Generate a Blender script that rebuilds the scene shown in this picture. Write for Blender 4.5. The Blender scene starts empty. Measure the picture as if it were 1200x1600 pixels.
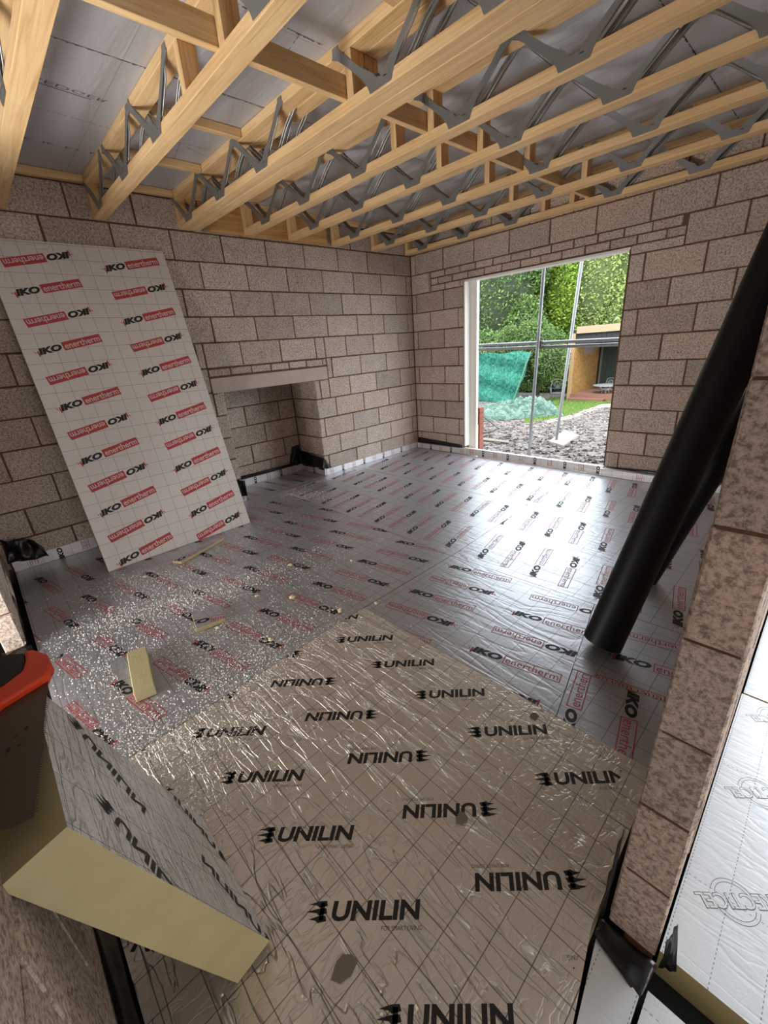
import bpy, bmesh, math, random
from mathutils import Vector, Matrix
random.seed(7)
R_ = random.Random(11)
S = bpy.context.scene
COL = S.collection
# ------------------------------------------------------------------ camera
cam_d = bpy.data.cameras.new('camera'); cam = bpy.data.objects.new('camera', cam_d); COL.objects.link(cam)
cam_d.sensor_fit = 'VERTICAL'; cam_d.sensor_height = 36.0; cam_d.lens = 656.98 / 1600 * 36.0
cam_d.clip_start = 0.02; cam_d.clip_end = 200
rx = Vector((0.6930821885, 0.7171649332, -0.0728803028)); dn = Vector((0.2168616749, -0.3038556659, -0.9277083314)); fw = Vector((-0.6874649765, 0.6271731762, -0.3661225386))
cam.matrix_world = Matrix(((rx.x, -dn.x, -fw.x, 4.21481), (rx.y, -dn.y, -fw.y, -4.65065), (rx.z, -dn.z, -fw.z, 1.44372), (0, 0, 0, 1)))
S.camera = cam
# ------------------------------------------------------------------ world, lights, exposure
w = bpy.data.worlds.new('overcast_sky'); S.world = w; w.use_nodes = True
bg = w.node_tree.nodes['Background']; bg.inputs[0].default_value = (0.86, 0.93, 1.0, 1); bg.inputs[1].default_value = 5.0
sd = bpy.data.lights.new('sun', 'SUN'); sd.energy = 3.0; sd.angle = math.radians(12); sd.color = (1, .95, .86)
sun = bpy.data.objects.new('sun', sd); COL.objects.link(sun)
sun.rotation_euler = Vector((-0.35, 0.62, -0.75)).to_track_quat('-Z', 'Y').to_euler()
def area(name, loc, aim, sx, sy, power, color=(1, 1, 1)):
    d = bpy.data.lights.new(name, 'AREA'); d.shape = 'RECTANGLE'; d.size = sx; d.size_y = sy; d.energy = power; d.color = color
    o = bpy.data.objects.new(name, d); COL.objects.link(o); o.location = loc
    o.rotation_euler = (Vector(aim) - Vector(loc)).to_track_quat('-Z', 'Y').to_euler(); return o
area('daylight_next_room_window', (5.75, -.05, 1.25), (5.4, -3.6, .2), 2.2, 1.9, 60, (.90, .96, 1))
area('fill_south_opening', (2.0, -6.0, .30), (2.8, -2.8, 2.7), 1.3, 1.2, 92, (1, .97, .93))  # added fill lamp, low behind the south opening, aimed up to brighten the ceiling
area('fill_doorway_room', (6.9, -4.1, .9), (2.2, -3.9, 1.6), 1.6, 1.6, 27, (1, .97, .93))  # added fill lamp out of view, lifts the left wall through the doorway
S.view_settings.view_transform = 'Standard'; S.view_settings.look = 'None'
S.view_settings.gamma = 1; S.view_settings.use_curve_mapping = False
S.view_settings.exposure = 0.58
S.cycles.use_denoising = True
S.cycles.max_bounces = 10; S.cycles.diffuse_bounces = 6; S.cycles.glossy_bounces = 5
S.cycles.sample_clamp_indirect = 6
# ------------------------------------------------------------------ node helpers
def srgb(r, g, b):
    f = lambda c: (c / 255 / 12.92) if c / 255 <= .04045 else ((c / 255 + .055) / 1.055) ** 2.4
    return (f(r), f(g), f(b), 1)
class NT:
    def __init__(s, name):
        s.m = bpy.data.materials.new(name); s.m.use_nodes = True; s.t = s.m.node_tree; s.n = s.t.nodes; s.b = s.n['Principled BSDF']
    def add(s, typ, **k):
        nd = s.n.new(typ)
        for a, v in k.items(): setattr(nd, a, v)
        return nd
    def link(s, a, b): s.t.links.new(a, b)
    def coord(s, scale=(1, 1, 1), rot=(0, 0, 0)):
        tc = s.add('ShaderNodeTexCoord'); mp = s.add('ShaderNodeMapping'); mp.inputs['Scale'].default_value = scale; mp.inputs['Rotation'].default_value = rot
        s.link(tc.outputs['Object'], mp.inputs[0]); return mp.outputs[0]
    def noise(s, vec, scale, detail=3, rough=.5, dist=0):
        nd = s.add('ShaderNodeTexNoise'); nd.inputs['Scale'].default_value = scale; nd.inputs['Detail'].default_value = detail; nd.inputs['Roughness'].default_value = rough; nd.inputs['Distortion'].default_value = dist
        s.link(vec, nd.inputs['Vector']); return nd.outputs[0]
    def ramp(s, fac, stops):
        nd = s.add('ShaderNodeValToRGB'); e = nd.color_ramp.elements
        while len(e) < len(stops): e.new(.5)
        for i, (p, c) in enumerate(stops): e[i].position = p; e[i].color = c
        s.link(fac, nd.inputs[0]); return nd.outputs[0]
    def math(s, op, a, b=None, c=None):
        nd = s.add('ShaderNodeMath', operation=op)
        for i, v in enumerate((a, b, c)):
            if v is None: continue
            if isinstance(v, (int, float)): nd.inputs[i].default_value = v
            else: s.link(v, nd.inputs[i])
        return nd.outputs[0]
    def mix(s, f, a, b, mode='MIX'):
        nd = s.add('ShaderNodeMix', data_type='RGBA', blend_type=mode)
        for i, v in ((0, f), (6, a), (7, b)):
            if isinstance(v, (int, float)): nd.inputs[i].default_value = v
            elif isinstance(v, tuple): nd.inputs[i].default_value = v
            else: s.link(v, nd.inputs[i])
        return nd.outputs[2]
    def bump(s, h, strength, dist, prev=None):
        nd = s.add('ShaderNodeBump'); nd.inputs['Strength'].default_value = strength; nd.inputs['Distance'].default_value = dist
        s.link(h, nd.inputs['Height'])
        if prev is not None: s.link(prev, nd.inputs['Normal'])
        return nd.outputs[0]
    def fin(s, col=None, rough=None, metal=None, normal=None, spec=None):
        for k, v in (('Base Color', col), ('Roughness', rough), ('Metallic', metal), ('Normal', normal), ('Specular IOR Level', spec)):
            if v is None: continue
            if isinstance(v, (int, float, tuple)): s.b.inputs[k].default_value = v
            else: s.link(v, s.b.inputs[k])
        return s.m
def plain(name, col, rough=.7, metal=0, spec=.5, bs=0, bscale=40, var=0):
    t = NT(name); c = t.coord(); n = None; cc = col
    if bs: n = t.bump(t.noise(c, bscale, 4), bs, .01)
    if var:
        v = t.noise(c, 6, 4); cc = t.mix(v, tuple(x * (1 - var) for x in col[:3]) + (1,), tuple(min(1, x * (1 + var)) for x in col[:3]) + (1,))
    return t.fin(cc, rough, metal, n, spec)
def block_mat(name, base, dark):
    t = NT(name); c = t.coord()
    att = t.add('ShaderNodeAttribute', attribute_name='tone')
    n1 = t.noise(c, 72, 6, .78); n2 = t.noise(c, 7, 4, .6)
    col = t.ramp(n1, [(.41, dark), (.50, base), (.58, tuple(min(1, x * 1.5) for x in base[:3]) + (1,))])
    col = t.mix(.36, col, t.ramp(n2, [(.3, tuple(x * .72 for x in base[:3]) + (1,)), (.7, tuple(min(1, x * 1.2) for x in base[:3]) + (1,))]))
    col = t.mix(1.0, col, att.outputs[0], 'MULTIPLY')
    b = t.bump(n1, .85, .006); b = t.bump(n2, .3, .01, b)
    return t.fin(col, .95, 0, b, .15)
BLOCK = block_mat('aggregate_block', srgb(190, 173, 160), srgb(104, 88, 78))
MORTAR = plain('brown_mortar', srgb(106, 80, 66), .95, bs=.8, bscale=60, spec=.1, var=.25)
def timber(name, axis, base=(226, 190, 140), dark=(192, 148, 96)):
    sc = {'x': (1.2, 26, 26), 'y': (26, 1.2, 26), 'z': (26, 26, 1.2)}[axis]
    t = NT(name); c = t.coord(sc); n1 = t.noise(c, 1.5, 5, .6, 1.2)
    c2 = t.coord(); n2 = t.noise(c2, 2.2, 3); vo = t.add('ShaderNodeTexVoronoi'); vo.inputs['Scale'].default_value = 3.2; t.link(c2, vo.inputs[0])
    knot = t.ramp(vo.outputs['Distance'], [(.03, (0, 0, 0, 1)), (.06, (1, 1, 1, 1))])
    col = t.ramp(n1, [(.3, srgb(*dark)), (.5, srgb(*base)), (.75, srgb(min(255, base[0] + 22), min(255, base[1] + 26), min(255, base[2] + 30)))])
    col = t.mix(.3, col, t.ramp(n2, [(.35, srgb(*dark)), (.65, srgb(*base))]))
    col = t.mix(knot, srgb(130, 84, 46), col)
    return t.fin(col, .62, 0, t.bump(n1, .12, .004), .3)
TX = timber('pine_along_x', 'x'); TY = timber('pine_along_y', 'y'); TZ = timber('pine_upright', 'z')
TXD = timber('pine_dark_board', 'y', (206, 160, 100), (170, 120, 68))
STEEL = plain('galvanised_steel', srgb(150, 150, 147), .36, .6, bs=.15, bscale=50, var=.2)
TUBE = plain('scaffold_tube_steel', srgb(124, 126, 128), .45, .6, var=.15)
def foil(name, base, metal, rough, kx, ky, line, lw=.0012, gx=.1, gy=.1, crease=.5, wave=0, dash=False, cs=3.0, rot=0.0, fine=.25, sharp=14):
    t = NT(name); c = t.coord(); sp = t.add('ShaderNodeSeparateXYZ'); t.link(c, sp.inputs[0])
    ax = {'x': 0, 'y': 1, 'z': 2}
    def grid(o, g):
        m = t.math('PINGPONG', t.math('ADD', o, 50.0), g / 2); return t.math('LESS_THAN', m, lw)
    ga = grid(sp.outputs[ax[kx]], gx); gb = grid(sp.outputs[ax[ky]], gy)
    if dash:
        ga = t.math('MULTIPLY', ga, t.math('GREATER_THAN', t.math('PINGPONG', t.math('ADD', sp.outputs[ax[ky]], 50.0), .006), .003))
        gb = t.math('MULTIPLY', gb, t.math('GREATER_THAN', t.math('PINGPONG', t.math('ADD', sp.outputs[ax[kx]], 50.0), .006), .003))
    g = t.math('MAXIMUM', ga, gb)
    big = t.noise(c, 1.6, 3)
    basec = t.ramp(big, [(.3, tuple(x * .92 for x in base[:3]) + (1,)), (.7, base)])
    col = t.mix(t.math('MULTIPLY', g, .75), basec, line)
    # creases: ridges of stretched noise
    cv = t.coord((cs * .35, cs * 1.9, cs * 1.9), (0, 0, rot)); n1 = t.noise(cv, 3.0, 2, .5, .6)
    rid = t.math('ABSOLUTE', t.math('SUBTRACT', n1, .5)); rid = t.math('MINIMUM', t.math('MULTIPLY', rid, sharp), 1.0)
    cv2 = t.coord((cs * 1.7, cs * .8, cs * 1.4), (0, 0, rot + .5)); n2 = t.noise(cv2, 4.0, 2, .5, .8)
    rid2 = t.math('MINIMUM', t.math('MULTIPLY', t.math('ABSOLUTE', t.math('SUBTRACT', n2, .5)), 16), 1.0)
    nf = t.noise(c, 70, 2, .5)
    b = t.bump(rid, crease, .006); b = t.bump(rid2, crease * .45, .003, b); b = t.bump(nf, fine, .002, b)
    if wave:
        cw = t.coord((.4, 3.0, 3.0)); b = t.bump(t.noise(cw, 1.6, 1), wave, .12, b)
    return t.fin(col, rough, metal, b, .5)
LINE = srgb(84, 80, 78)
FOIL = foil('printed_foil', srgb(194, 197, 203), .70, .36, 'x', 'y', LINE, crease=.15, cs=2.2)
FOILU = foil('creased_foil', srgb(216, 207, 196), .55, .35, 'x', 'y', srgb(52, 48, 44), gx=.098, gy=.098, crease=.7, cs=4.2, rot=.10, fine=.25, sharp=30)
FOILO = foil('bright_creased_foil', srgb(242, 246, 250), .35, .26, 'x', 'z', srgb(120, 122, 124), gx=.125, gy=.125, crease=1.0, cs=6.5, rot=.6, fine=.25, sharp=20)
FOILV = foil('upright_foil', srgb(216, 210, 204), .15, .42, 'y', 'z', srgb(110, 104, 102), crease=.30, cs=1.6)
FOILC = foil('roof_foil', srgb(196, 196, 200), .35, .45, 'x', 'y', srgb(120, 120, 120), gx=5, gy=5, crease=.2, wave=.55, cs=1.5)
FOILR = foil('embossed_foil', srgb(226, 232, 236), .55, .35, 'x', 'y', srgb(96, 100, 104), lw=.0010, gx=.092, gy=.46, crease=.07, dash=True, cs=5, fine=.12)
FOILS = foil('strip_foil', srgb(226, 224, 224), .45, .45, 'x', 'y', srgb(120, 118, 118), gx=.1, gy=.1, crease=.25)
def foam_mat():
    t = NT('foam_core'); c = t.coord(); n = t.noise(c, 120, 4, .7); n2 = t.noise(t.coord((1, 1, 1)), 9, 3)
    col = t.mix(n2, srgb(168, 156, 116), srgb(192, 181, 143)); return t.fin(col, .95, 0, t.bump(n, .35, .004), .1)
FOAM = foam_mat()
INK = plain('black_ink', srgb(22, 20, 20), .55); INKG = plain('grey_ink', srgb(92, 90, 90), .55); RED = plain('red_ink', srgb(172, 44, 52), .55)
REDP = plain('red_ink_panel', srgb(176, 58, 60), .5); PALE = plain('unprinted_letter', srgb(206, 190, 186), .5)
BLACK = plain('black_polythene', srgb(16, 17, 18), .32, bs=.5, bscale=14); PIPE = plain('black_plastic', srgb(9, 9, 11), .5, bs=.05, spec=.25)
MEMB = plain('black_membrane_ground', srgb(14, 14, 14), .7, bs=.3)
CONC = plain('concrete_lintel', srgb(186, 168, 158), .9, bs=.4, bscale=50, var=.15)
WHITE = plain('white_reveal_board', srgb(226, 222, 214), .6, var=.04); BRICKR = plain('red_brick', srgb(128, 72, 56), .9, bs=.5, var=.3)
GRAVEL = None
# ------------------------------------------------------------------ mesh builder
class MB:
    def __init__(s, *mats): s.v = []; s.f = []; s.mi = []; s.mats = list(mats); s.tone = []; s.sm = []
    def face(s, pts, mi=0, tone=1, smooth=False):
        b = len(s.v); s.v += [tuple(p) for p in pts]; s.f.append(tuple(range(b, b + len(pts)))); s.mi.append(mi); s.tone.append(tone); s.sm.append(smooth)
    def grid(s, rows, mi=0, close_u=False, close_v=False, tone=1, smooth=True, flip=False):
        b = len(s.v); nu = len(rows); nv = len(rows[0])
        for r in rows: s.v += [tuple(p) for p in r]
        for i in range(nu if close_u else nu - 1):
            for j in range(nv if close_v else nv - 1):
                a = b + i * nv + j; c = b + i * nv + (j + 1) % nv; d = b + ((i + 1) % nu) * nv + (j + 1) % nv; e = b + ((i + 1) % nu) * nv + j
                s.f.append((a, e, d, c) if flip else (a, c, d, e)); s.mi.append(mi); s.tone.append(tone); s.sm.append(smooth)
    def box(s, x0, x1, y0, y1, z0, z1, mi=0, tone=1, M=None, ch=0, top=None, jit=0):
        if ch:
            c = ch; P = []
            for (x, sx) in ((x0, 1), (x1, -1)):
                for (y, sy) in ((y0, 1), (y1, -1)):
                    for (z, sz) in ((z0, 1), (z1, -1)):
                        P.append(((x + sx * c, y + sy * c, z), (x + sx * c, y, z + sz * c), (x, y + sy * c, z + sz * c)))
            b = len(s.v)
            for t3 in P:
                for p in t3: s.v.append(tuple(M @ Vector(p)) if M else tuple(p))
            I = lambda i, j, k, t: b + (i * 4 + j * 2 + k) * 3 + t   # t 0:z-face 1:y-face 2:x-face
            F = []
            for k in (0, 1): F.append([I(0, 0, k, 0), I(1, 0, k, 0), I(1, 1, k, 0), I(0, 1, k, 0)])
            for j in (0, 1): F.append([I(0, j, 0, 1), I(1, j, 0, 1), I(1, j, 1, 1), I(0, j, 1, 1)])
            for i in (0, 1): F.append([I(i, 0, 0, 2), I(i, 1, 0, 2), I(i, 1, 1, 2), I(i, 0, 1, 2)])
            for i in (0, 1):
                for k in (0, 1): F.append([I(i, 0, k, 0), I(i, 1, k, 0), I(i, 1, k, 2), I(i, 0, k, 2)])
                for j in (0, 1): F.append([I(i, j, 0, 1), I(i, j, 1, 1), I(i, j, 1, 2), I(i, j, 0, 2)])
            for j in (0, 1):
                for k in (0, 1): F.append([I(0, j, k, 0), I(1, j, k, 0), I(1, j, k, 1), I(0, j, k, 1)])
            for i in (0, 1):
                for j in (0, 1):
                    for k in (0, 1): F.append([I(i, j, k, 0), I(i, j, k, 1), I(i, j, k, 2)])
            for n, f in enumerate(F):
                s.f.append(tuple(f)); s.mi.append(top if (top is not None and n == 1) else mi); s.tone.append(tone); s.sm.append(False)
            return
        P = [(x, y, z) for x in (x0, x1) for y in (y0, y1) for z in (z0, z1)]
        if jit: P = [tuple(c + R_.uniform(-jit, jit) for c in p) for p in P]
        if M: P = [tuple(M @ Vector(p)) for p in P]
        b = len(s.v); s.v += P
        for n, f in enumerate(((0, 1, 3, 2), (4, 6, 7, 5), (0, 4, 5, 1), (2, 3, 7, 6), (0, 2, 6, 4), (1, 5, 7, 3))):
            s.f.append(tuple(b + i for i in f)); s.mi.append(top if (top is not None and n == 5) else mi); s.tone.append(tone); s.sm.append(False)
    def prism(s, poly, z0, z1, mi=0, top=None, M=None, tone=1):
        n = len(poly); T = (lambda p: tuple(M @ Vector(p))) if M else tuple
        b = len(s.v); s.v += [T((x, y, z0)) for x, y in poly] + [T((x, y, z1)) for x, y in poly]
        s.f.append(tuple(b + i for i in reversed(range(n)))); s.f.append(tuple(b + n + i for i in range(n)))
        s.mi += [mi, mi if top is None else top]; s.tone += [tone] * 2; s.sm += [False] * 2
        for i in range(n):
            j = (i + 1) % n; s.f.append((b + i, b + j, b + n + j, b + n + i)); s.mi.append(mi); s.tone.append(tone); s.sm.append(False)
    def tube(s, path, r, n=12, mi=0, caps=True, tone=1):
        rows = []; path = [Vector(p) for p in path]; rr = r if isinstance(r, (list, tuple)) else [r] * len(path); up = None
        for i, p in enumerate(path):
            d = (path[min(i + 1, len(path) - 1)] - path[max(i - 1, 0)]).normalized()
            if up is None: up = Vector((0, 0, 1)) if abs(d.z) < .9 else Vector((1, 0, 0))
            a = d.cross(up).normalized(); up = a.cross(d).normalized(); b2 = up
            rows.append([p + (a * math.cos(2 * math.pi * k / n) + b2 * math.sin(2 * math.pi * k / n)) * rr[i] for k in range(n)])
        s.grid(rows, mi, close_v=True, tone=tone)
        if caps: s.face(list(reversed(rows[0])), mi, tone); s.face(rows[-1], mi, tone)
    def build(s, name, parent=None, loc=None, bevel=0, label=None, cat=None, group=None, kind=None):
        me = bpy.data.meshes.new(name); loc = Vector(loc) if loc is not None else Vector((0, 0, 0))
        me.from_pydata([tuple(Vector(v) - loc) for v in s.v], [], s.f)
        for m in s.mats: me.materials.append(m)
        me.polygons.foreach_set('material_index', s.mi); me.polygons.foreach_set('use_smooth', s.sm)
        if any(t != 1 for t in s.tone):
            ca = me.color_attributes.new('tone', 'FLOAT_COLOR', 'CORNER'); k = 0
            for p in me.polygons:
                t = s.tone[p.index]; t = (t, t, t) if isinstance(t, (int, float)) else t
                for _ in p.vertices: ca.data[k].color = (t[0], t[1], t[2], 1); k += 1
        me.update()
        bm = bmesh.new(); bm.from_mesh(me)
        bmesh.ops.recalc_face_normals(bm, faces=[f for f in bm.faces])
        bm.to_mesh(me); bm.free()
        o = bpy.data.objects.new(name, me); COL.objects.link(o); o.location = loc
        if parent is not None: o.parent = parent
        if bevel:
            md = o.modifiers.new('bevel', 'BEVEL'); md.width = bevel; md.segments = 2; md.limit_method = 'ANGLE'
        tag(o, label, cat, group, kind); return o
def tag(o, label=None, cat=None, group=None, kind=None):
    if label: o['label'] = label
    if cat: o['category'] = cat
    if group: o['group'] = group
    if kind: o['kind'] = kind
    return o
def thing(name, label, cat, loc=(0, 0, 0), group=None):
    o = bpy.data.objects.new(name, None); COL.objects.link(o); o.location = loc; o.empty_display_size = .1
    return tag(o, label, cat, group)
# ------------------------------------------------------------------ lettering
def text_tris(txt, bold=0.0, shear=0.0, res=3, mirror=False):
    c = bpy.data.curves.new('t', 'FONT'); c.body = txt; c.size = 1; c.offset = bold; c.shear = shear; c.resolution_u = res; c.fill_mode = 'FRONT'
    o = bpy.data.objects.new('t', c); COL.objects.link(o); dg = bpy.context.evaluated_depsgraph_get(); me = bpy.data.meshes.new_from_object(o.evaluated_get(dg))
    vs = [(v.co.x, v.co.y) for v in me.vertices]; me.calc_loop_triangles(); ts = [tuple(t.vertices) for t in me.loop_triangles]
    bpy.data.objects.remove(o); bpy.data.curves.remove(c); bpy.data.meshes.remove(me); return vs, ts
def fit(vt, x0, y0, x1, y1):
    vs, ts = vt; a = min(v[0] for v in vs); b = max(v[0] for v in vs); c = min(v[1] for v in vs); d = max(v[1] for v in vs)
    return [[(x0 + (vs[i][0] - a) / (b - a) * (x1 - x0), y0 + (vs[i][1] - c) / (d - c) * (y1 - y0)) for i in t] for t in ts]
T_IKO = text_tris('IKO', .065, .18); T_ENER = text_tris('enertherm', .012); T_ENERB = text_tris('enertherm', .0)
T_UNI = text_tris('UNILIN', .036, .12); T_FSL = text_tris('FOR SMART LIVING', .0, .1)
def quadt(x0, y0, x1, y1): return [[(x0, y0), (x1, y0), (x1, y1), (x0, y1)]]
def iko_logo(filled):
    """list of (polys, material name) centred on 0, length .43"""
    L = [(fit(T_IKO, -.205, -.022, -.055, .024), 'ink', 1)]
    L.append(([[(-.232, .012), (-.222, -.006), (-.212, .004), (-.212, -.030), (-.203, -.030), (-.203, .014), (-.216, .000)]][:1], 'red', 1))
    if filled:
        L.append((quadt(-.047, -.030, .215, .030), 'redp', 1)); L.append((fit(T_ENER, -.036, -.021, .205, .022), 'pale', 2))
    else:
        f = .0042
        L.append((quadt(-.047, -.030, .215, -.030 + f) + quadt(-.047, .030 - f, .215, .030) + quadt(-.047, -.030, -.047 + f, .030) + quadt(.215 - f, -.030, .215, .030), 'red', 1))
        L.append((fit(T_ENERB, -.036, -.020, .205, .021), 'red', 1))
    return L
def uni_logo():
    L = [(fit(T_UNI, -.095, -.022, .155, .024), 'ink', 1), (fit(T_FSL, .045, -.044, .155, -.034), 'inkg', 1)]
    for k, (yy, sh) in enumerate(((.018, 0), (.001, -.006), (-.016, .004))):
        L.append(([[(-.162 + sh, yy - .001), (-.138, yy - .004), (-.132, yy - .009), (-.108, yy - .005), (-.112, yy + .007), (-.134, yy + .006)]], 'ink', 1))
    L.append(([[(-.131, -.02), (-.118, -.02), (-.116, .02), (-.129, .02)]], 'ink', 1))
    return L
def clip(poly, inside_planes):
    for (a, b, c) in inside_planes:      # keep a*x+b*y+c>=0
        out = []; n = len(poly)
        for i in range(n):
            p, q = poly[i], poly[(i + 1) % n]; dp = a * p[0] + b * p[1] + c; dq = a * q[0] + b * q[1] + c
            if dp >= 0: out.append(p)
            if (dp >= 0) != (dq >= 0):
                t = dp / (dp - dq); out.append((p[0] + (q[0] - p[0]) * t, p[1] + (q[1] - p[1]) * t))
        poly = out
        if len(poly) < 3: return None
    return poly
def planes_of(poly):
    P = []; n = len(poly); A = sum(poly[i][0] * poly[(i + 1) % n][1] - poly[(i + 1) % n][0] * poly[i][1] for i in range(n))
    sg = 1 if A > 0 else -1
    for i in range(n):
        (x0, y0), (x1, y1) = poly[i], poly[(i + 1) % n]; dx, dy = x1 - x0, y1 - y0; a, b = -dy * sg, dx * sg; P.append((a, b, -(a * x0 + b * y0)))
    return P
def stamp(mb, logo, cx, cy, ang, matidx, to3d, planes=None, h=.0005, sc=1.0):
    ca, sa = math.cos(ang), math.sin(ang)
    for polys, mn, lv in logo:
        for p in polys:
            q = [(cx + (x * ca - y * sa) * sc, cy + (x * sa + y * ca) * sc) for x, y in p]
            if planes: q = clip(q, planes)
            if q: mb.face([to3d(x, y, h * lv) for x, y in q], matidx[mn])
LI = iko_logo(False); LIF = iko_logo(True); LU = uni_logo()
# ------------------------------------------------------------------ block walls
def tone():
    g = R_.uniform(.84, 1.12); w_ = R_.uniform(-.03, .03); return (g * (1 + w_), g, g * (1 - w_))
def wall_face(mb, to3d, u0, u1, z0, z1, joints, holes=(), skip=None, th=.06, extra=(), j=.0125):
    """Blocks over u0..u1 / z0..z1; joints(k) gives the offset of a course's joints; holes: (ua,ub,za,zb)."""
    k = 0; ztop = 2.7765
    courses = []
    zt = 2.265 + .225 * 3
    while zt > z0 + .01:
        courses.append((zt - .225, zt, int(round((2.265 - (zt - .225)) / .225)))); zt -= .225
    for (a, b, kk) in courses:
        za, zb = max(a, z0), min(b, z1)
        if zb - za < .03: continue
        off = joints(kk); n = math.floor((u0 - off) / .45); us = []
        u = off + n * .45
        while u < u1: us.append((max(u, u0), min(u + .45, u1))); u += .45
        for (ua, ub) in us:
            if ub - ua < .02: continue
            parts = [(ua, ub, za, zb)]
            for h in holes:
                np_ = []
                for (a1, b1, c1, d1) in parts:
                    if b1 <= h[0] or a1 >= h[1] or d1 <= h[2] or c1 >= h[3]: np_.append((a1, b1, c1, d1)); continue
                    if a1 < h[0]: np_.append((a1, h[0], c1, d1))
                    if b1 > h[1]: np_.append((h[1], b1, c1, d1))
                    m0, m1 = max(a1, h[0]), min(b1, h[1])
                    if c1 < h[2]: np_.append((m0, m1, c1, h[2]))
                    if d1 > h[3]: np_.append((m0, m1, h[3], d1))
                parts = np_
            for (a1, b1, c1, d1) in parts:
                if b1 - a1 < .025 or d1 - c1 < .025: continue
                block(mb, to3d, a1, b1, c1, d1, j, th)
    for (a1, b1, c1, d1) in extra: block(mb, to3d, a1, b1, c1, d1, j, th)
def block(mb, to3d, a, b, c, d, j, th):
    g = j / 2; r = lambda: R_.uniform(-.002, .002); e = R_.uniform(-.0015, .002); ch = .004
    u0, u1, z0, z1 = a + g + r(), b - g + r(), c + g + r(), d - g + r(); T = tone(); o = len(mb.v)
    for (du, dd) in ((0, -th), (0, e - ch), (ch, e)):
        for (u, z) in ((u0 + du, z0 + du), (u1 - du, z0 + du), (u1 - du, z1 - du), (u0 + du, z1 - du)):
            mb.v.append(tuple(to3d(u, z, dd)))
    for l in (0, 1):
        for i in range(4):
            n = (i + 1) % 4; mb.f.append((o + l * 4 + i, o + l * 4 + n, o + l * 4 + 4 + n, o + l * 4 + 4 + i)); mb.mi.append(0); mb.tone.append(T); mb.sm.append(False)
    mb.f.append((o + 8, o + 9, o + 10, o + 11)); mb.mi.append(0); mb.tone.append(T); mb.sm.append(False)
def struct(mb, name): return mb.build(name, kind='structure')
DJ = .007   # how far the mortar sits behind the block faces
# left wall (plane x=0), fireplace recess y -2.82..-1.73, z 0..1.14
mb = MB(BLOCK, MORTAR)
T3 = lambda u, z, d: (d, u, z)
oj = lambda k: -.305 if k % 2 == 0 else -.10
slv = []; y = -2.93
while y < -1.56:
    slv.append((y, min(y + .225, -1.525), 1.285, 1.36)); y += .225
wall_face(mb, T3, -4.93, -.0, 0, 2.765, oj, holes=[(-2.82, -1.73, -1, 1.14), (-2.93, -1.525, 1.13, 1.365)], extra=slv)
mb.box(-.2, -DJ, -4.93, -2.832, -.1, 2.765, 1); mb.box(-.2, -DJ, -1.718, .1, -.1, 2.765, 1); mb.box(-.2, -DJ, -2.832, -1.718, 1.15, 2.765, 1)
struct(mb, 'wall_left')
mb = MB(BLOCK, MORTAR)
wall_face(mb, lambda u, z, d: (-.51 + d, u, z), -2.82, -1.73, 0, 1.14, lambda k: -.15 if k % 2 else -.38)
wall_face(mb, lambda u, z, d: (u, -1.73 - d, z), -.51, 0, 0, 1.14, lambda k: -.12 if k % 2 else -.34)
wall_face(mb, lambda u, z, d: (u, -2.82 + d, z), -.51, 0, 0, 1.14, lambda k: -.12 if k % 2 else -.34)
mb.box(-.7, -.51 - DJ, -3.0, -1.55, -.1, 1.3, 1); mb.box(-.51, -.21, -1.73 + DJ, -1.62, -.1, 1.3, 1); mb.box(-.51, -.21, -2.93, -2.82 - DJ, -.1, 1.3, 1)
mb.box(-.51, -.205, -2.82, -1.73, 1.145, 1.3, 1); pass
struct(mb, 'wall_recess')
# window wall (plane y=0) : window x .83..2.65, z .09..2.105
mb = MB(BLOCK, MORTAR)
T3 = lambda u, z, d: (u, -d, z)
ex = []
for i, (za, zb) in enumerate(((2.19, 2.265), (2.115, 2.19), (2.04, 2.115))):
    x = .33 - (.11 if i % 2 else 0); 
    while x < 3.06:
        a, b = max(x, .33), min(x + .225, 3.06)
        if b - a > .03 and not (zb <= 2.12 and a < 2.65 and b > .83): ex.append((a, b, za, zb))
        elif zb <= 2.12:
            if a < .80: ex.append((a, .83, za, zb))
            if b > 2.68: ex.append((2.65, b, za, zb))
        x += .225
wj = lambda k: .079 if k % 2 == 0 else .304
wall_face(mb, T3, 0, 4.09, 0, 2.765, wj, holes=[(.83, 2.65, -1, 2.105), (.33, 3.06, 2.04, 2.265)], extra=ex)
mb.box(-.2, .84, DJ, .1, -.5, 2.765, 1); mb.box(2.64, 4.3, DJ, .1, -.5, 2.765, 1); mb.box(.84, 2.64, DJ, .1, 2.11, 2.765, 1)
struct(mb, 'wall_window_side')
# partition on the right with its end face towards the camera
mb = MB(BLOCK, MORTAR)
LF = lambda z: 4.094 + .021 * max(0, min(z, 1.45))
wall_face(mb, lambda u, z, d: (LF(z) - d, u, z), -3.86, 0, 0, 2.495, lambda k: -.2 if k % 2 else -.42)
wall_face(mb, lambda u, z, d: (4.203 + d, u, z), -3.86, 0, 0, 2.495, lambda k: -.2 if k % 2 else -.42)
zt = 2.265 + .225
while zt > .05:
    za = zt - .225 if zt - .225 > .05 else .0; block(mb, lambda u, z, d: (LF(z) + (u - 4.087) / .121 * (4.206 - LF(z)), -3.86 - d, z), 4.087, 4.208, za, zt, .006, .05); zt = za
mb.box(4.135, 4.205 - DJ, -3.86 + .0035, .0, -.1, 2.495, 1)
mb.prism([(4.104, 0), (4.135, 0), (4.135, 2.495), (4.132, 1.45)], .0, 3.8565, 1, M=Matrix(((1, 0, 0, 0), (0, 0, -1, 0), (0, 1, 0, 0), (0, 0, 0, 1))))
struct(mb, 'wall_right')
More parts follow.
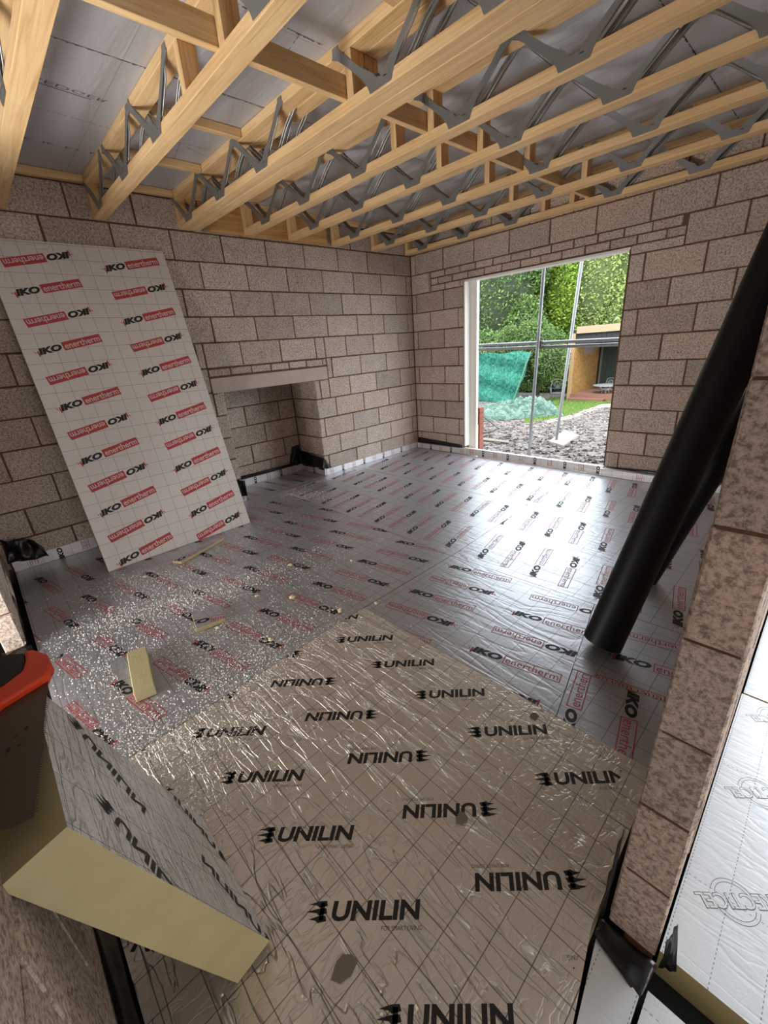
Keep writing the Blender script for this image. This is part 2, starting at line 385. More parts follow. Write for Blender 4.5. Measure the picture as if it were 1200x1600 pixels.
# south wall: short stub, opening, then the length the offcut leans on
mb = MB(BLOCK, MORTAR)
for (a, b) in ((0, 1.34), (2.62, 5.2)):
    wall_face(mb, lambda u, z, d: (u, -4.835 + d, z), a, b, 0, 2.6, lambda k: .22 if k % 2 else .0)
    mb.box(a + DJ, b - DJ, -4.93, -4.835 - DJ, -.1, 2.6, 1)
wall_face(mb, lambda u, z, d: (1.34 + d, u, z), -4.935, -4.835, 0, 2.6, lambda k: -4.95)
struct(mb, 'wall_south')
# lintel over the fireplace recess
mb = MB(CONC); mb.box(-.1, .006, -2.93, -1.53, 1.133, 1.272, ch=.004)
mb.build('lintel', loc=(0, -2.23, 1.14), label='pale concrete lintel over the open fireplace recess', cat='lintel')
# window opening lining
mb = MB(WHITE)
mb.box(.832, .852, .004, .11, .10, 2.10); mb.box(.832, 2.648, .004, .16, 2.085, 2.105); 
struct(mb, 'window_1')
mb = MB(WHITE); mb.box(.836, .95, .112, .15, -.2, 2.09)
mb.build('trim_1', kind='structure')
# floor slab with black membrane
mb = MB(MEMB); mb.box(-.6, 7.5, -8.2, .0, -.2, -.101)
struct(mb, 'floor')
# ------------------------------------------------------------------ floor boards
MI = {'ink': 2, 'red': 3, 'redp': 4, 'pale': 5, 'inkg': 6}
def board_mb(top): return MB(FOAM, top, INK, RED, REDP, PALE, INKG)
def floor_board(label, poly, axis, col_c, row0, top=FOIL, z=0.0, tilt=12, parity=0, cols=None, group='foil faced insulation boards laid on the floor', rows=True, logo=None):
    mb = board_mb(top); mb.prism(poly, z - .098, z, 0, top=1)
    pl = planes_of(poly); xs = [p[0] for p in poly]; ys = [p[1] for p in poly]
    f3 = lambda x, y, h: (x, y, z + h)
    if rows:
        for ci, cc in enumerate(col_c):
            r = row0
            lo, hi = (min(ys), max(ys)) if axis == 'x' else (min(xs), max(xs))
            n = math.floor((lo - r) / .2)
            while r + n * .2 < hi + .05:
                p = r + n * .2; a = math.radians(tilt) + (0 if axis == 'x' else math.pi / 2) + (math.pi if (n + ci + parity) % 2 else 0)
                cx, cy = (cc, p) if axis == 'x' else (p, cc)
                stamp(mb, LI, cx, cy, a, MI, f3, pl); n += 1
    if logo: logo(mb, pl, f3)
    cx = sum(xs) / len(xs); cy = sum(ys) / len(ys)
    return mb.build('floor_insulation_board', label=label, cat='insulation board', group=group, loc=(cx, cy, z - .098))
def rect(x0, x1, y0, y1): return [(x0, y0), (x1, y0), (x1, y1), (x0, y1)]
floor_board('silver printed floor board in the far corner between the fireplace wall and the window', rect(.02, 2.457, -1.277, -.06), 'y', (-.37, -.97), 1.97, parity=1)
floor_board('silver printed floor board beside the fireplace wall, second from the window wall', [(.02, -2.40), (2.53, -2.487), (2.47, -1.280), (.02, -1.280)], 'y', (-1.59, -2.19), 1.97, parity=1)
floor_board('silver printed floor board directly below the right half of the window and brick pier', rect(2.46, 4.08, -1.30, -.06), 'y', (-.37, -.97), 2.06)
floor_board('silver printed floor board behind the black pipe, one board back from the window pier', [(2.533, -2.487), (4.08, -2.441), (4.08, -1.304), (2.473, -1.304)], 'y', (-1.59, -2.19), 2.06, parity=0)
floor_board('dusty printed floor board running under the foot of the big leaning board', [(.02, -4.80), (1.423, -4.80), (1.423, -3.5), (1.303, -2.4475), (.02, -2.4035)], 'x', (.50, 1.12), -4.245, parity=0)
floor_board('sawdust covered printed floor board in the middle of the room left of the UNILIN board', [(1.425, -4.80), (2.58, -4.80), (2.522, -3.40), (2.527, -2.490), (1.306, -2.4477), (1.426, -3.5)], 'x', (1.65, 2.25), -3.31, parity=1)
floor_board('printed floor board just past the far edge of the UNILIN board, left of the pipe foot', [(2.53, -3.332), (3.705, -3.332), (3.515, -2.461), (2.53, -2.490)], 'x', (2.82, 3.42), -3.17, parity=1)
floor_board('small printed floor offcut under the foot of the black pipe', [(3.641, -3.03), (4.08, -2.96), (4.08, -2.446), (3.519, -2.463)], 'x', (3.95,), -2.78)
floor_board('small printed floor offcut between the pipe foot and the block pillar', [(3.708, -3.332), (4.08, -3.332), (4.08, -2.964), (3.644, -3.034)], 'y', (-3.20,), 3.93, parity=1)
def uni(mb, pl, f3):
    for (yc, flip, xs0) in ((-4.294, 0, .201), (-3.925, 1, .198), (-3.523, 0, .183), (-4.665, 1, .190)):
        x = xs0 - .57
        for k in range(20):
            stamp(mb, LU, x + k * .285, yc, math.radians(45) + (math.pi if flip else 0), MI, f3, pl, sc=.985)
floor_board('large creased brown-silver floor board printed UNILIN in the foreground', [(2.59, -4.80), (4.118, -4.80), (4.118, -4.15), (4.07, -3.90), (4.055, -3.335), (2.533, -3.335), (2.526, -3.42)], 'x', (), 0, top=FOILU, z=.002, rows=False, logo=uni)
floor_board('plain pale foil offcut in the doorway at the foot of the block pillar', [(4.125, -4.9), (4.20, -4.9), (4.198, -3.95), (4.085, -3.90), (4.122, -4.15)], 'x', (), 0, top=FOILR, z=-.012, rows=False)
floor_board('narrow pale foil board below the dark gap in the bottom right corner', rect(4.209, 5.4, -5.2, -3.925), 'x', (), 0, top=FOILR, z=-.012, rows=False)
T_REC = text_tris('RECTICEL', .03, .0); T_REC2 = text_tris('RECTICEL', .008, .0)
def rec(mb, pl, f3):
    L = [(fit(T_REC, -.095, -.019, .095, .019), 'inkg', 1), (fit(T_REC2, -.0935, -.0172, .0935, .0172), 'foil', 2)]
    for (r, w_, a0, a1) in ((.052, .0012, 195, 330), (.043, .0012, 195, 330), (.052, .0012, 15, 150), (.043, .0012, 15, 150)):
        ps = []
        for i in range(24):
            t0 = math.radians(a0 + (a1 - a0) * i / 24); t1 = math.radians(a0 + (a1 - a0) * (i + 1) / 24)
            ps.append([(r * math.cos(t0), r * math.sin(t0)), (r * math.cos(t1), r * math.sin(t1)), ((r + w_) * math.cos(t1), (r + w_) * math.sin(t1)), ((r + w_) * math.cos(t0), (r + w_) * math.sin(t0))])
        L.append((ps, 'inkg', 1))
    mi = dict(MI); mi['foil'] = 1
    for i in range(3):
        for jx in range(3):
            stamp(mb, L, 4.318 + i * .40, -3.590 + jx * .40, math.radians(222), mi, f3, pl)
floor_board('bright white foil board in the next room beside the block pillar, its yellow foam edge showing', rect(4.208, 5.41, -3.835, -2.722), 'x', (), 0, top=FOILR, z=0, rows=False, logo=rec)
floor_board('bright white foil board in the next room, farther along behind the first one', rect(4.212, 5.41, -2.712, -.6), 'x', (), 0, top=FOILR, z=0, rows=False, logo=rec)
floor_board('dim grey foil board seen through the gap beside the end of the south wall', rect(.3, 2.55, -6.2, -4.99), 'x', (), 0, top=FOILR, z=0, rows=False)
floor_board('strip of foil board on the floor inside the fireplace recess', rect(-.505, .015, -2.79, -1.76), 'x', (-.22,), -2.3)
# ------------------------------------------------------------------ perimeter strips
def strip(label, x0, x1, y0, y1, z1, face, ink='red', step=.36, ph=0):
    mb = board_mb(FOILS); mb.box(x0, x1, y0, y1, 0.001, z1, 1, ch=.0015)
    L = []
    n = 0
    a, b = (y0, y1) if face in ('x',) else (x0, x1)
    u = a + .08 + ph
    f3 = (lambda u_, z_, h: (x1 + h, u_, z_)) if face == 'x' else (lambda u_, z_, h: (u_, y0 - h, z_))
    pl = [(1, 0, -a), (-1, 0, b), (0, 1, -.002), (0, -1, z1)]
    while u < b:
        if n % 2 == 0: stamp(mb, [(quadt(-.026, -.04, -.022, .04) + quadt(.022, -.04, .026, .04) + quadt(-.022, -.012, .022, -.009) + quadt(-.012, -.04, -.009, .03) + quadt(.006, -.04, .009, .03), 'red', 1)], u, z1 * .55, 0, MI, f3, pl)
        else: stamp(mb, [(fit(T_IKO, -.05, -.018, .05, .018), 'ink', 1)], u, z1 * .45, math.pi / 2, MI, f3, pl)
        u += step * .5; n += 1
    return mb.build('perimeter_insulation_strip', label=label, cat='insulation strip', group='upright insulation strips around the floor edge', loc=((x0 + x1) / 2, (y0 + y1) / 2, .001))
strip('bright upright foil strip along the fireplace wall between recess and room corner', .002, .022, -1.73, -.05, .078, 'x')
strip('upright foil strip across the back of the fireplace recess', -.505, -.48, -2.80, -1.75, .085, 'x', ph=.1)
strip('short upright foil strip on the right side inside the recess', -.478, .02, -1.755, -1.733, .085, 'y')
strip('shaded upright foil strip at the wall foot behind the leaning board', .002, .03, -4.80, -2.82, .10, 'x', ph=.05)
strip('upright printed strip under the block pier between corner and window', .03, .90, -.05, -.004, .075, 'y')
strip('upright strip with red print across the bottom of the window opening', .86, 2.66, -.045, .0, .088, 'y', ph=.05)
strip('thick pale strip along the foot of the pier right of the window', 2.64, 4.085, -.085, -.004, .078, 'y', ph=.3)
strip('pale strip at the foot of the right partition behind the pipe', 4.03, 4.085, -2.2, -.09, .078, 'x', ph=.3)
# ------------------------------------------------------------------ leaning board
e_up = Vector((-.622, 0, 2.312)).normalized(); nrm = Vector((e_up.z, 0, -e_up.x)).normalized(); O = Vector((.662, -4.285, .002))
e_y = (Vector((0, 1, 0)) + e_up * .00).normalized()
mb = board_mb(FOILV)
P3 = lambda u, v, h: tuple(O + e_y * u + e_up * v + nrm * h)
BW, BH, BT = 1.175, 2.395, .025
c8 = [P3(u, v, h) for u in (0, BW) for v in (0, BH) for h in (-BT, 0)]
for n, f in enumerate(((0, 1, 3, 2), (4, 6, 7, 5), (0, 4, 5, 1), (2, 3, 7, 6), (0, 2, 6, 4), (1, 5, 7, 3))): mb.face([c8[i] for i in f], 1 if n == 5 else 0)
for r in range(12):
    for ci, cu in enumerate((.29, .90)):
        v = 2.275 - r * .200 - ci * .006
        stamp(mb, LIF, cu, v, math.radians(11.5) + (math.pi if (r + ci) % 2 == 0 else 0), MI, P3)
ob = mb.build('leaning_insulation_board', label='tall foil insulation board with red and black print leaning on the left wall', cat='insulation board', loc=tuple(O))
# ------------------------------------------------------------------ offcut leaning on the south wall
Pk = Vector((3.500, -4.612, .004)); ew = Vector((.015, -.297, .9548)).normalized(); el = Vector((-1, 0, .012)).normalized(); en = Vector((0.0, .955, .297)).normalized()
mb = board_mb(FOILO)
P3 = lambda u, v, h: tuple(Pk + el * (.442 - u) + ew * v + en * (.100 + h))
c8 = [P3(u, v, h) for u in (0, .442) for v in (0, .77) for h in (-.100, 0)]
for n, f in enumerate(((0, 1, 3, 2), (4, 6, 7, 5), (0, 4, 5, 1), (2, 3, 7, 6), (0, 2, 6, 4), (1, 5, 7, 3))): mb.face([c8[i] for i in f], 1 if n == 5 else 0)
pl = [(1, 0, 0), (-1, 0, .442), (0, 1, 0), (0, -1, .77)]
for (cu, cv, fl) in ((.118, .543, 0), (.395, .533, 0), (.083, .10, 1), (.363, .10, 1)):
    stamp(mb, LU, cu, cv, math.radians(-45) + (math.pi if fl else 0), MI, P3, pl, sc=.97)
mb.build('insulation_offcut', label='thick pale yellow foam offcut with creased foil face leaning in the lower left', cat='insulation offcut', loc=tuple(Pk))
# hand saw lying on the top edge of the offcut
ORANGE = plain('orange_plastic', srgb(228, 66, 22), .4); RUB = plain('black_rubber', srgb(22, 20, 20), .6); BLADE = plain('coated_saw_blade', srgb(88, 78, 66), .36, .55, bs=.05, var=.2)
saw = thing('hand_saw', 'hand saw with orange and black handle lying on top of the leaning foam offcut', 'saw', (3.3, -4.78, .797))
def child(mb, name, par, label=None):
    return mb.build(name, parent=par, loc=None, label=label)
def rel(mb, par):
    mb.v = [tuple(Vector(v) - par.location) for v in mb.v]; return mb
mb = MB(BLADE, INK)
zt_ = lambda y: .806 + (-4.72 - y) * .03
bl = [(3.112, -4.700), (3.128, -4.713), (3.25, -4.733), (3.363, -4.751), (3.497, -4.774), (3.493, -4.798), (3.474, -4.827), (3.18, -4.829), (3.10, -4.80)]
b = len(mb.v); n = len(bl)
for dz in (0, .0012): mb.v += [(x, y, zt_(y) + dz) for x, y in bl]
mb.f += [tuple(b + i for i in range(n)), tuple(b + n + i for i in range(n))]; mb.mi += [0, 0]; mb.tone += [1, 1]; mb.sm += [False] * 2
for i in range(n): mb.f.append((b + i, b + (i + 1) % n, b + n + (i + 1) % n, b + n + i)); mb.mi.append(0); mb.tone.append(1); mb.sm.append(False)
for i in range(60):   # teeth along the room-side edge
    t = i / 60; a = Vector((3.14, -4.715, 0)).lerp(Vector((3.49, -4.773, 0)), t); c = Vector((3.14, -4.715, 0)).lerp(Vector((3.49, -4.773, 0)), t + .012); m = (a + c) / 2 + Vector((.001, .005, 0))
    mb.face([(p.x, p.y, zt_(p.y) + .0006) for p in (a, c, m)], 0)
for (x, y, wx) in ((3.30, -4.795, .012), (3.305, -4.78, .006), (3.275, -4.782, .004), (3.262, -4.765, .01)):
    mb.face([(x, y, zt_(y) + .0018), (x + wx, y - .002, zt_(y) + .0018), (x + wx, y + .004, zt_(y) + .0018), (x, y + .005, zt_(y) + .0018)], 1)
rel(mb, saw).build('blade', parent=saw)
mb = MB(ORANGE)
hp = [(3.20, -4.829), (3.165, -4.79), (3.148, -4.745), (3.135, -4.712), (3.095, -4.698), (3.045, -4.700), (2.995, -4.722), (2.985, -4.740), (3.035, -4.742), (3.075, -4.752), (3.100, -4.785), (3.112, -4.829)]
mb.prism(hp, .7975, .824)
o = rel(mb, saw).build('handle', parent=saw, bevel=.006)
mb = MB(RUB)
mb.prism([(3.112, -4.829), (3.100, -4.785), (3.075, -4.752), (3.035, -4.742), (2.99, -4.740), (2.96, -4.775), (2.95, -4.829)], .7985, .822)
o = rel(mb, saw).build('grip', parent=saw, bevel=.005, label='black rubber grip inside the orange handle')
# ------------------------------------------------------------------ floor pieces
def piece(name, label, A, B, C_, D, h, top_mi, cat='offcut', z=0.003, mats=None, group=None):
    mb = MB(*(mats or (FOAM, FOIL, INK)))
    Q = [A, B, C_, D]; b = len(mb.v)
    mb.prism(Q, z, z + h, 0, top=top_mi); cx = sum(q[0] for q in Q) / 4; cy = sum(q[1] for q in Q) / 4
    return mb, (cx, cy, z)
mb, l = piece('', '', (1.933, -4.462), (2.285, -4.52), (2.30, -4.435), (1.945, -4.372), .052, 0)
mb.build('foam_block', label='pale yellow foam block lying on the dusty foil floor', cat='foam block', loc=l, bevel=.003)
def small_board(label, Q, h, mark, z=.003):
    mb = board_mb(FOIL); mb.prism(Q, z, z + h, 0, top=1)
    pl = planes_of(Q); f3 = lambda x, y, hh: (x, y, z + h + hh)
    if mark: stamp(mb, LI, mark[0], mark[1], mark[2], MI, f3, pl)
    cx = sum(q[0] for q in Q) / 4; cy = sum(q[1] for q in Q) / 4
    return mb.build('board_offcut', label=label, cat='insulation offcut', loc=(cx, cy, z))
small_board('small square foil faced board offcut on the floor in the dust', [(1.80, -4.08), (1.975, -4.115), (2.00, -3.96), (1.84, -3.915)], .025, (1.97, -3.98, math.radians(60)))
small_board('narrow printed offcut with amber foam edge lying at the foot of the leaning board', [(.93, -3.90), (1.005, -3.86), (.845, -3.45), (.775, -3.47)], .022, (.93, -3.75, math.radians(105)))
CHIP = plain('yellow_foam_crumb', srgb(214, 204, 166), .9, bs=.4)
chips = [(2.10, -3.56, .02), (1.71, -3.33, .016), (2.37, -3.87, .016), (2.02, -3.0, .014), (2.03, -4.02, .014), (1.90, -3.70, .015), (2.45, -3.45, .02), (.99, -4.12, .014), (2.56, -3.26, .014)]
for i, (x, y, r) in enumerate(chips):
    bm = bmesh.new(); bmesh.ops.create_icosphere(bm, subdivisions=2, radius=r)
    for v in bm.verts: v.co = Vector((v.co.x * R_.uniform(.7, 1.3), v.co.y * R_.uniform(.7, 1.2), v.co.z * .5 * R_.uniform(.7, 1.2)))
    mz = min(v.co.z for v in bm.verts)
    for v in bm.verts: v.co.z -= mz
    me = bpy.data.meshes.new('chip'); bm.to_mesh(me); bm.free(); me.materials.append(CHIP)
    o = bpy.data.objects.new('foam_chip', me); COL.objects.link(o); o.location = (x, y, .003); o.rotation_euler.z = R_.uniform(0, 6)
    tag(o, 'small yellow foam chip lying loose on the foil floor', 'foam chip', 'foam chips scattered on the floor')
# sawdust
DUST = plain('pale_foam_dust', srgb(246, 244, 238), .95)
mb = MB(DUST)
def dust(cx, cy, sx, sy, ang, n, big=.0040):
    n = int(n * 1.35); ca, sa = math.cos(ang), math.sin(ang)
    for _ in range(n):
        u, v = R_.gauss(0, sx), R_.gauss(0, sy); x = cx + u * ca - v * sa; y = cy + u * sa + v * ca
        if not (.1 < x < 4.0 and -4.79 < y < -1.8): continue
        if 1.85 < x < 2.32 and -4.54 < y < -4.36: continue
        r = big * R_.uniform(.35, 1) * (1.6 if R_.random() < .05 else 1); a0 = R_.uniform(0, 6.28); zb = .0006 if x < 2.52 else .0026
        P = [(x + r * math.cos(a0 + k * 2.09), y + r * math.sin(a0 + k * 2.09), zb) for k in range(3)]; T = (x, y, zb + r * .9)
        for k in range(3): mb.face([P[k], P[(k + 1) % 3], T])
for a in ((1.55, -4.05, .35, .10, 1.35, 1500), (1.05, -4.15, .28, .12, 1.2, 700), (2.2, -4.2, .28, .22, .8, 1900), (2.55, -4.55, .16, .08, .3, 900), (2.45, -3.95, .10, .30, .1, 900), (2.05, -3.6, .4, .3, .3, 700),
          (1.9, -4.55, .3, .12, 0, 900), (2.75, -4.35, .12, .18, 0, 900), (1.65, -3.3, .06, .5, -.1, 450), (.35, -2.35, .35, .10, .3, 1100), (2.95, -4.55, .1, .1, 0, 500), (1.4, -3.2, .5, .4, 0, 400), (1.88, -2.98, .05, .5, -.12, 220), (.9, -3.3, .2, .3, 0, 250), (1.35, -4.4, .1, .3, .2, 400), (.12, -1.95, .05, .2, 0, 250)):
    dust(*a)
mb.build('sawdust', label='pale foam dust scattered over the foil floor in bands', cat='dust', kind='stuff', loc=(1.8, -4.0, .003))
# dirty smudges (torn tape scraps) on the UNILIN board
SCRAP = plain('torn_grey_scrap', srgb(120, 112, 92), .7)
for (x, y, s_, lab) in ((3.668, -4.405, .042, 'small torn grey scrap stuck on the UNILIN board, nearest the camera'), (3.668, -3.916, .032, 'small torn yellowish scrap stuck on an upside-down word'), (3.644, -3.392, .03, 'small torn scrap near the far right edge of the UNILIN board')):
    mb = MB(SCRAP); pts = [(x + s_ * R_.uniform(.5, 1) * math.cos(t * .9) * .8, y + s_ * R_.uniform(.5, 1) * math.sin(t * .9)) for t in range(7)]
    mb.prism(pts, .0032, .0045); mb.build('paper_scrap', label=lab, cat='scrap', loc=(x, y, .0032))
# ------------------------------------------------------------------ pipes
def pipe(name, label, A, B, r, t=.006):
    A = Vector(A); B = Vector(B); d = (B - A).normalized(); a = d.cross(Vector((0, 0, 1))).normalized(); b2 = a.cross(d)
    mb = MB(PIPE); n = 40
    ring = lambda c, rr: [c + (a * math.cos(2 * math.pi * k / n) + b2 * math.sin(2 * math.pi * k / n)) * rr for k in range(n)]
    mb.grid([ring(A, r - t), ring(A, r), ring(B, r), ring(B, r - t), ring(A, r - t)], close_v=True)
    zmin = min(v[2] for v in mb.v); mb.v = [(v[0], v[1], v[2] - zmin + .003) for v in mb.v]
    o = mb.build(name, label=label, cat='pipe', loc=(A.x, A.y, .003)); m = o.modifiers.new('e', 'EDGE_SPLIT'); return o
pipe('drain_pipe', 'long black plastic pipe leaning from the floor towards the right partition', (3.685, -2.81, .03), (4.00, -2.03, 2.06), .086)
pipe('drain_pipe', 'thinner black pipe mostly hidden behind the long leaning one, at a flatter slope', (3.66, -2.03, .03), (4.03, -2.28, 1.30), .052)
# ------------------------------------------------------------------ black membrane flaps
def sheet(label, corners, nu=14, nv=6, amp=.012, seed=1, name='damp_proof_membrane'):
    rr = random.Random(seed); A, B, C_, D = [Vector(c) for c in corners]; rows = []
    nn = (B - A).cross(D - A).normalized(); ph = [rr.uniform(0, 6) for _ in range(6)]
    for i in range(nu + 1):
        u = i / nu; row = []
        for j in range(nv + 1):
            v = j / nv; p = A.lerp(B, u).lerp(D.lerp(C_, u), v)
            h = amp * (math.sin(u * 9 + ph[0] + v * 3) * .5 + math.sin(u * 17 + ph[1] - v * 5) * .35 + math.sin(v * 7 + ph[2]) * .4) + amp
            row.append(p + nn * h)
        rows.append(row)
    mb = MB(BLACK); mb.grid(rows)
    o = mb.build(name, label=label, cat='membrane', group='black damp proof membrane pieces', loc=tuple(A)); m = o.modifiers.new('s', 'SOLIDIFY'); m.thickness = .0015; m.offset = 1; return o
sheet('black membrane flap wrapped round the inner corner on the right of the recess', [(-.49, -1.745, .07), (.02, -1.745, .07), (.02, -1.745, .22), (-.49, -1.745, .27)], seed=2)
sheet('black membrane flap standing up at the back corner of the fireplace recess', [(-.503, -1.95, .08), (-.503, -1.76, .08), (-.503, -1.76, .34), (-.503, -1.86, .33)], seed=3)
sheet('thin black membrane edge along the back of the fireplace recess', [(-.503, -2.78, .08), (-.503, -1.80, .08), (-.503, -1.80, .12), (-.503, -2.78, .135)], amp=.006, seed=4)
sheet('small black membrane corner wrapped onto the fireplace wall beside the recess', [(.006, -1.725, .075), (.006, -1.63, .075), (.006, -1.66, .10), (.006, -1.725, .21)], amp=.004, seed=5)
sheet('black membrane tuft sticking out beside the lower right edge of the leaning board', [(.06, -2.93, .08), (.12, -2.84, .08), (.10, -2.83, .24), (.03, -2.90, .26)], seed=6)
sheet('black membrane strip at the room corner below the window side blocks', [(.02, -.012, .075), (.82, -.012, .075), (.82, -.012, .115), (.02, -.012, .15)], amp=.008, seed=7)
sheet('black membrane strip along the foot of the pier right of the window', [(2.68, -.012, .078), (4.05, -.012, .078), (4.05, -.012, .16), (2.68, -.012, .085)], amp=.008, seed=8)
sheet('crumpled black membrane at the far left beside the end of the south wall', [(.04, -4.80, .10), (.12, -4.56, .09), (.06, -4.60, .24), (.04, -4.80, .30)], amp=.03, seed=9)
sheet('black membrane hanging along the foot of the south wall stub', [(.15, -4.828, .02), (1.36, -4.828, .02), (1.36, -4.828, .045), (.15, -4.828, .30)], amp=.01, seed=19)
sheet('torn black membrane on the floor at the end of the south wall stub', [(1.30, -4.95, .004), (1.62, -4.93, .004), (1.60, -4.80, .004), (1.33, -4.82, .004)], amp=.008, seed=10)
sheet('black membrane folded down over the floor at the foot of the block pillar', [(4.078, -3.868, .004), (4.212, -3.868, .004), (4.20, -3.955, -.008), (4.082, -3.915, .004)], amp=.005, seed=11)
sheet('tall pointed black membrane sliver on the left edge of the block pillar', [(4.076, -3.885, .006), (4.084, -3.865, .02), (4.086, -3.86, .36), (4.079, -3.872, .20)], amp=.003, seed=12)
sheet('torn black membrane flap on the right edge of the block pillar foot', [(4.212, -3.87, .004), (4.245, -3.85, .004), (4.222, -3.80, .09), (4.214, -3.86, .10)], amp=.004, seed=13)
sheet('black membrane flap poking out at the base of the south wall near the camera', [(3.15, -4.80, .004), (4.06, -4.80, .004), (4.06, -4.828, .05), (3.15, -4.828, .11)], amp=.006, seed=14)
# ------------------------------------------------------------------ ceiling joists
Z0 = 2.50; CH = .047; ZT = 2.718
def web_mesh(side):
    """one V shaped steel web on a joist face, node at x=0; side +1/-1 = +y / -y face"""
    mb = MB(STEEL); y0 = side * .0008; y1 = side * .0024
    lay = [0]
    def q(pts):
        e = side * (.0002 * (lay[0] % 6)); lay[0] += 1; ch_ = [(x, y1 + e, z) for x, z in pts]; mb.face(ch_)
    zb, zt = .006, ZT - Z0 + CH - .010; zn = CH + .004
    # outline of one half (x>0): a plate that narrows into the arm then widens at the top
    def half(sx):
        cen = [(0.040, .018), (.060, .052), (.100, .085), (.150, .125), (.205, .170), (.255, .212), (.300, .240)]
        wid = [.032, .027, .018, .015, .015, .018, .026]
        L = []; Rr = []
        for i, (x, z) in enumerate(cen):
            a = cen[max(0, i - 1)]; b2 = cen[min(len(cen) - 1, i + 1)]; d = Vector((b2[0] - a[0], b2[1] - a[1])).normalized(); nx, nz = -d.y, d.x
            L.append((sx * (x + nx * wid[i]), min(zt, max(.008, z + nz * wid[i])))); Rr.append((sx * (x - nx * wid[i]), min(zt, max(.006, z - nz * wid[i]))))
        for i in range(len(cen) - 1): q([L[i], L[i + 1], Rr[i + 1], Rr[i]])
        q([(sx * .255, zt - .042), (sx * .305, zt - .042), (sx * .305, zt), (sx * .262, zt)])
        # folded channel ribs of the arm
        for off in (-.010, .010):
            pth = []
            for i in range(1, 7):
                x, z = cen[i]; d = Vector((cen[min(6, i + 1)][0] - cen[i - 1][0], cen[min(6, i + 1)][1] - cen[i - 1][1])).normalized()
                pth.append((sx * (x - d.y * off), side * (.001 - (.012 if 1 < i < 5 else .002)), z + d.x * off))
            mb.tube(pth, .0042, 8)
    half(1); half(-1)
    q([(-.062, zb), (.062, zb), (.062, CH - .008), (-.062, CH - .008)])
    arc = [(.064 * math.sin(math.radians(t)), .106 - .060 * math.cos(math.radians(t))) for t in range(-80, 81, 20)]
    for a_, b_ in zip(arc, arc[1:]): q([(a_[0], CH - .012), (b_[0], CH - .012), b_, a_])
    return mb
WEBM = {}
for s_ in (1, -1):
    m_ = web_mesh(s_); o = m_.build('metal_web'); WEBM[s_] = o.data; bpy.data.objects.remove(o)
def chord(name, x0, x1, z, par, wd):
    mb = MB(TX); mb.box(x0, x1, -wd / 2, wd / 2, z, z + CH, ch=.002)
    o = mb.build(name, parent=par); return o
def joist(label, yfar, nodes, wd=.088, x0=.003, x1=4.20, ends=True, post=None):
    yc = yfar - wd / 2; t = thing('web_joist', label, 'joist', (0, yc, Z0), 'timber and steel web joists')
    chord('bottom_chord', x0, x1, 0, t, wd); chord('top_chord', x0, x1, ZT - Z0, t, wd)
    if ends:
        mb = MB(TZ); mb.box(x0, x0 + .05, -wd / 2 + .002, wd / 2 - .002, CH + .0005, ZT - Z0 - .0005, ch=.002); mb.build('end_block', parent=t)
    if post:
        for px in post:
            mb = MB(TZ); mb.box(px, px + .045, -wd / 2 + .002, wd / 2 - .002, CH + .0005, ZT - Z0 - .0005, ch=.002); mb.build('spacer_block', parent=t)
    for nx in nodes:
        for s_ in (1, -1):
            o = bpy.data.objects.new('metal_web', WEBM[s_]); COL.objects.link(o); o.parent = t; o.location = (nx, s_ * wd / 2, 0)
    return t
joist('leftmost wide-looking ceiling joist at the top left edge', -4.076, [.33, .95, 1.55, 2.55, 3.15, 3.76])
joist('second ceiling joist from the left, ending above the leaning board', -3.47, [.277, .928, 1.531, 2.62, 3.22, 3.82], post=[1.9, 2.29])
joist('left half of the doubled ceiling joist across the middle', -2.835, [.257, .855, 1.452, 2.518, 3.12, 3.72], post=[2.29])
joist('right half of the doubled ceiling joist across the middle', -2.745, [.257, .855, 1.452, 2.518, 3.12, 3.72], post=[2.29])
joist('ceiling joist just right of the doubled joist, fixed to the wall header', -2.25, [.455, 1.047, 1.693, 2.509, 3.116, 3.72], x0=.05, post=[2.0, 2.29])
joist('fourth ceiling joist back from the window wall, over the header end', -1.77, [.5, 1.12, 1.738, 2.53, 3.126, 3.74], x0=.05, post=[1.96, 2.29])
joist('third ceiling joist back from the window wall', -1.19, [.40, 1.02, 1.62, 2.411, 3.082, 3.70], post=[1.96, 2.29])
joist('ceiling joist second from the window wall', -.595, [.32, .93, 1.53, 2.15, 2.814, 3.412, 4.0], post=[1.82, 2.45])
joist('ceiling joist tight against the window wall above the window', -.012, [.30, .90, 1.50, 2.486, 3.109, 3.72], post=[1.82, 2.1])
# header board fixed on the fireplace wall, carrying the shortened joists
mb = MB(TXD); mb.box(.004, .046, -2.735, -1.36, 2.50, 2.725, ch=.003)
mb.build('timber_header', label='wide pine header board on the fireplace wall carrying two joist ends', cat='timber header', loc=(.025, -2.05, 2.5))
mb = MB(STEEL); mb.box(.05, .13, -2.738, -2.735, 2.497, 2.56); mb.box(.05, .13, -2.738, -2.69, 2.494, 2.497)
mb.build('joist_hanger', label='small grey steel hanger where the doubled joist meets the header board', cat='joist hanger', loc=(.08, -2.72, 2.495))
# strongback running across, resting on the bottom chords
mb = MB(TY); mb.box(2.250, 2.285, -4.8, -.0, Z0 + CH + .001, Z0 + CH + .093, ch=.002)
mb.build('strongback', label='long pine brace threaded through all the joists above their lower chords', cat='timber brace', loc=(2.267, -2.4, Z0 + CH))
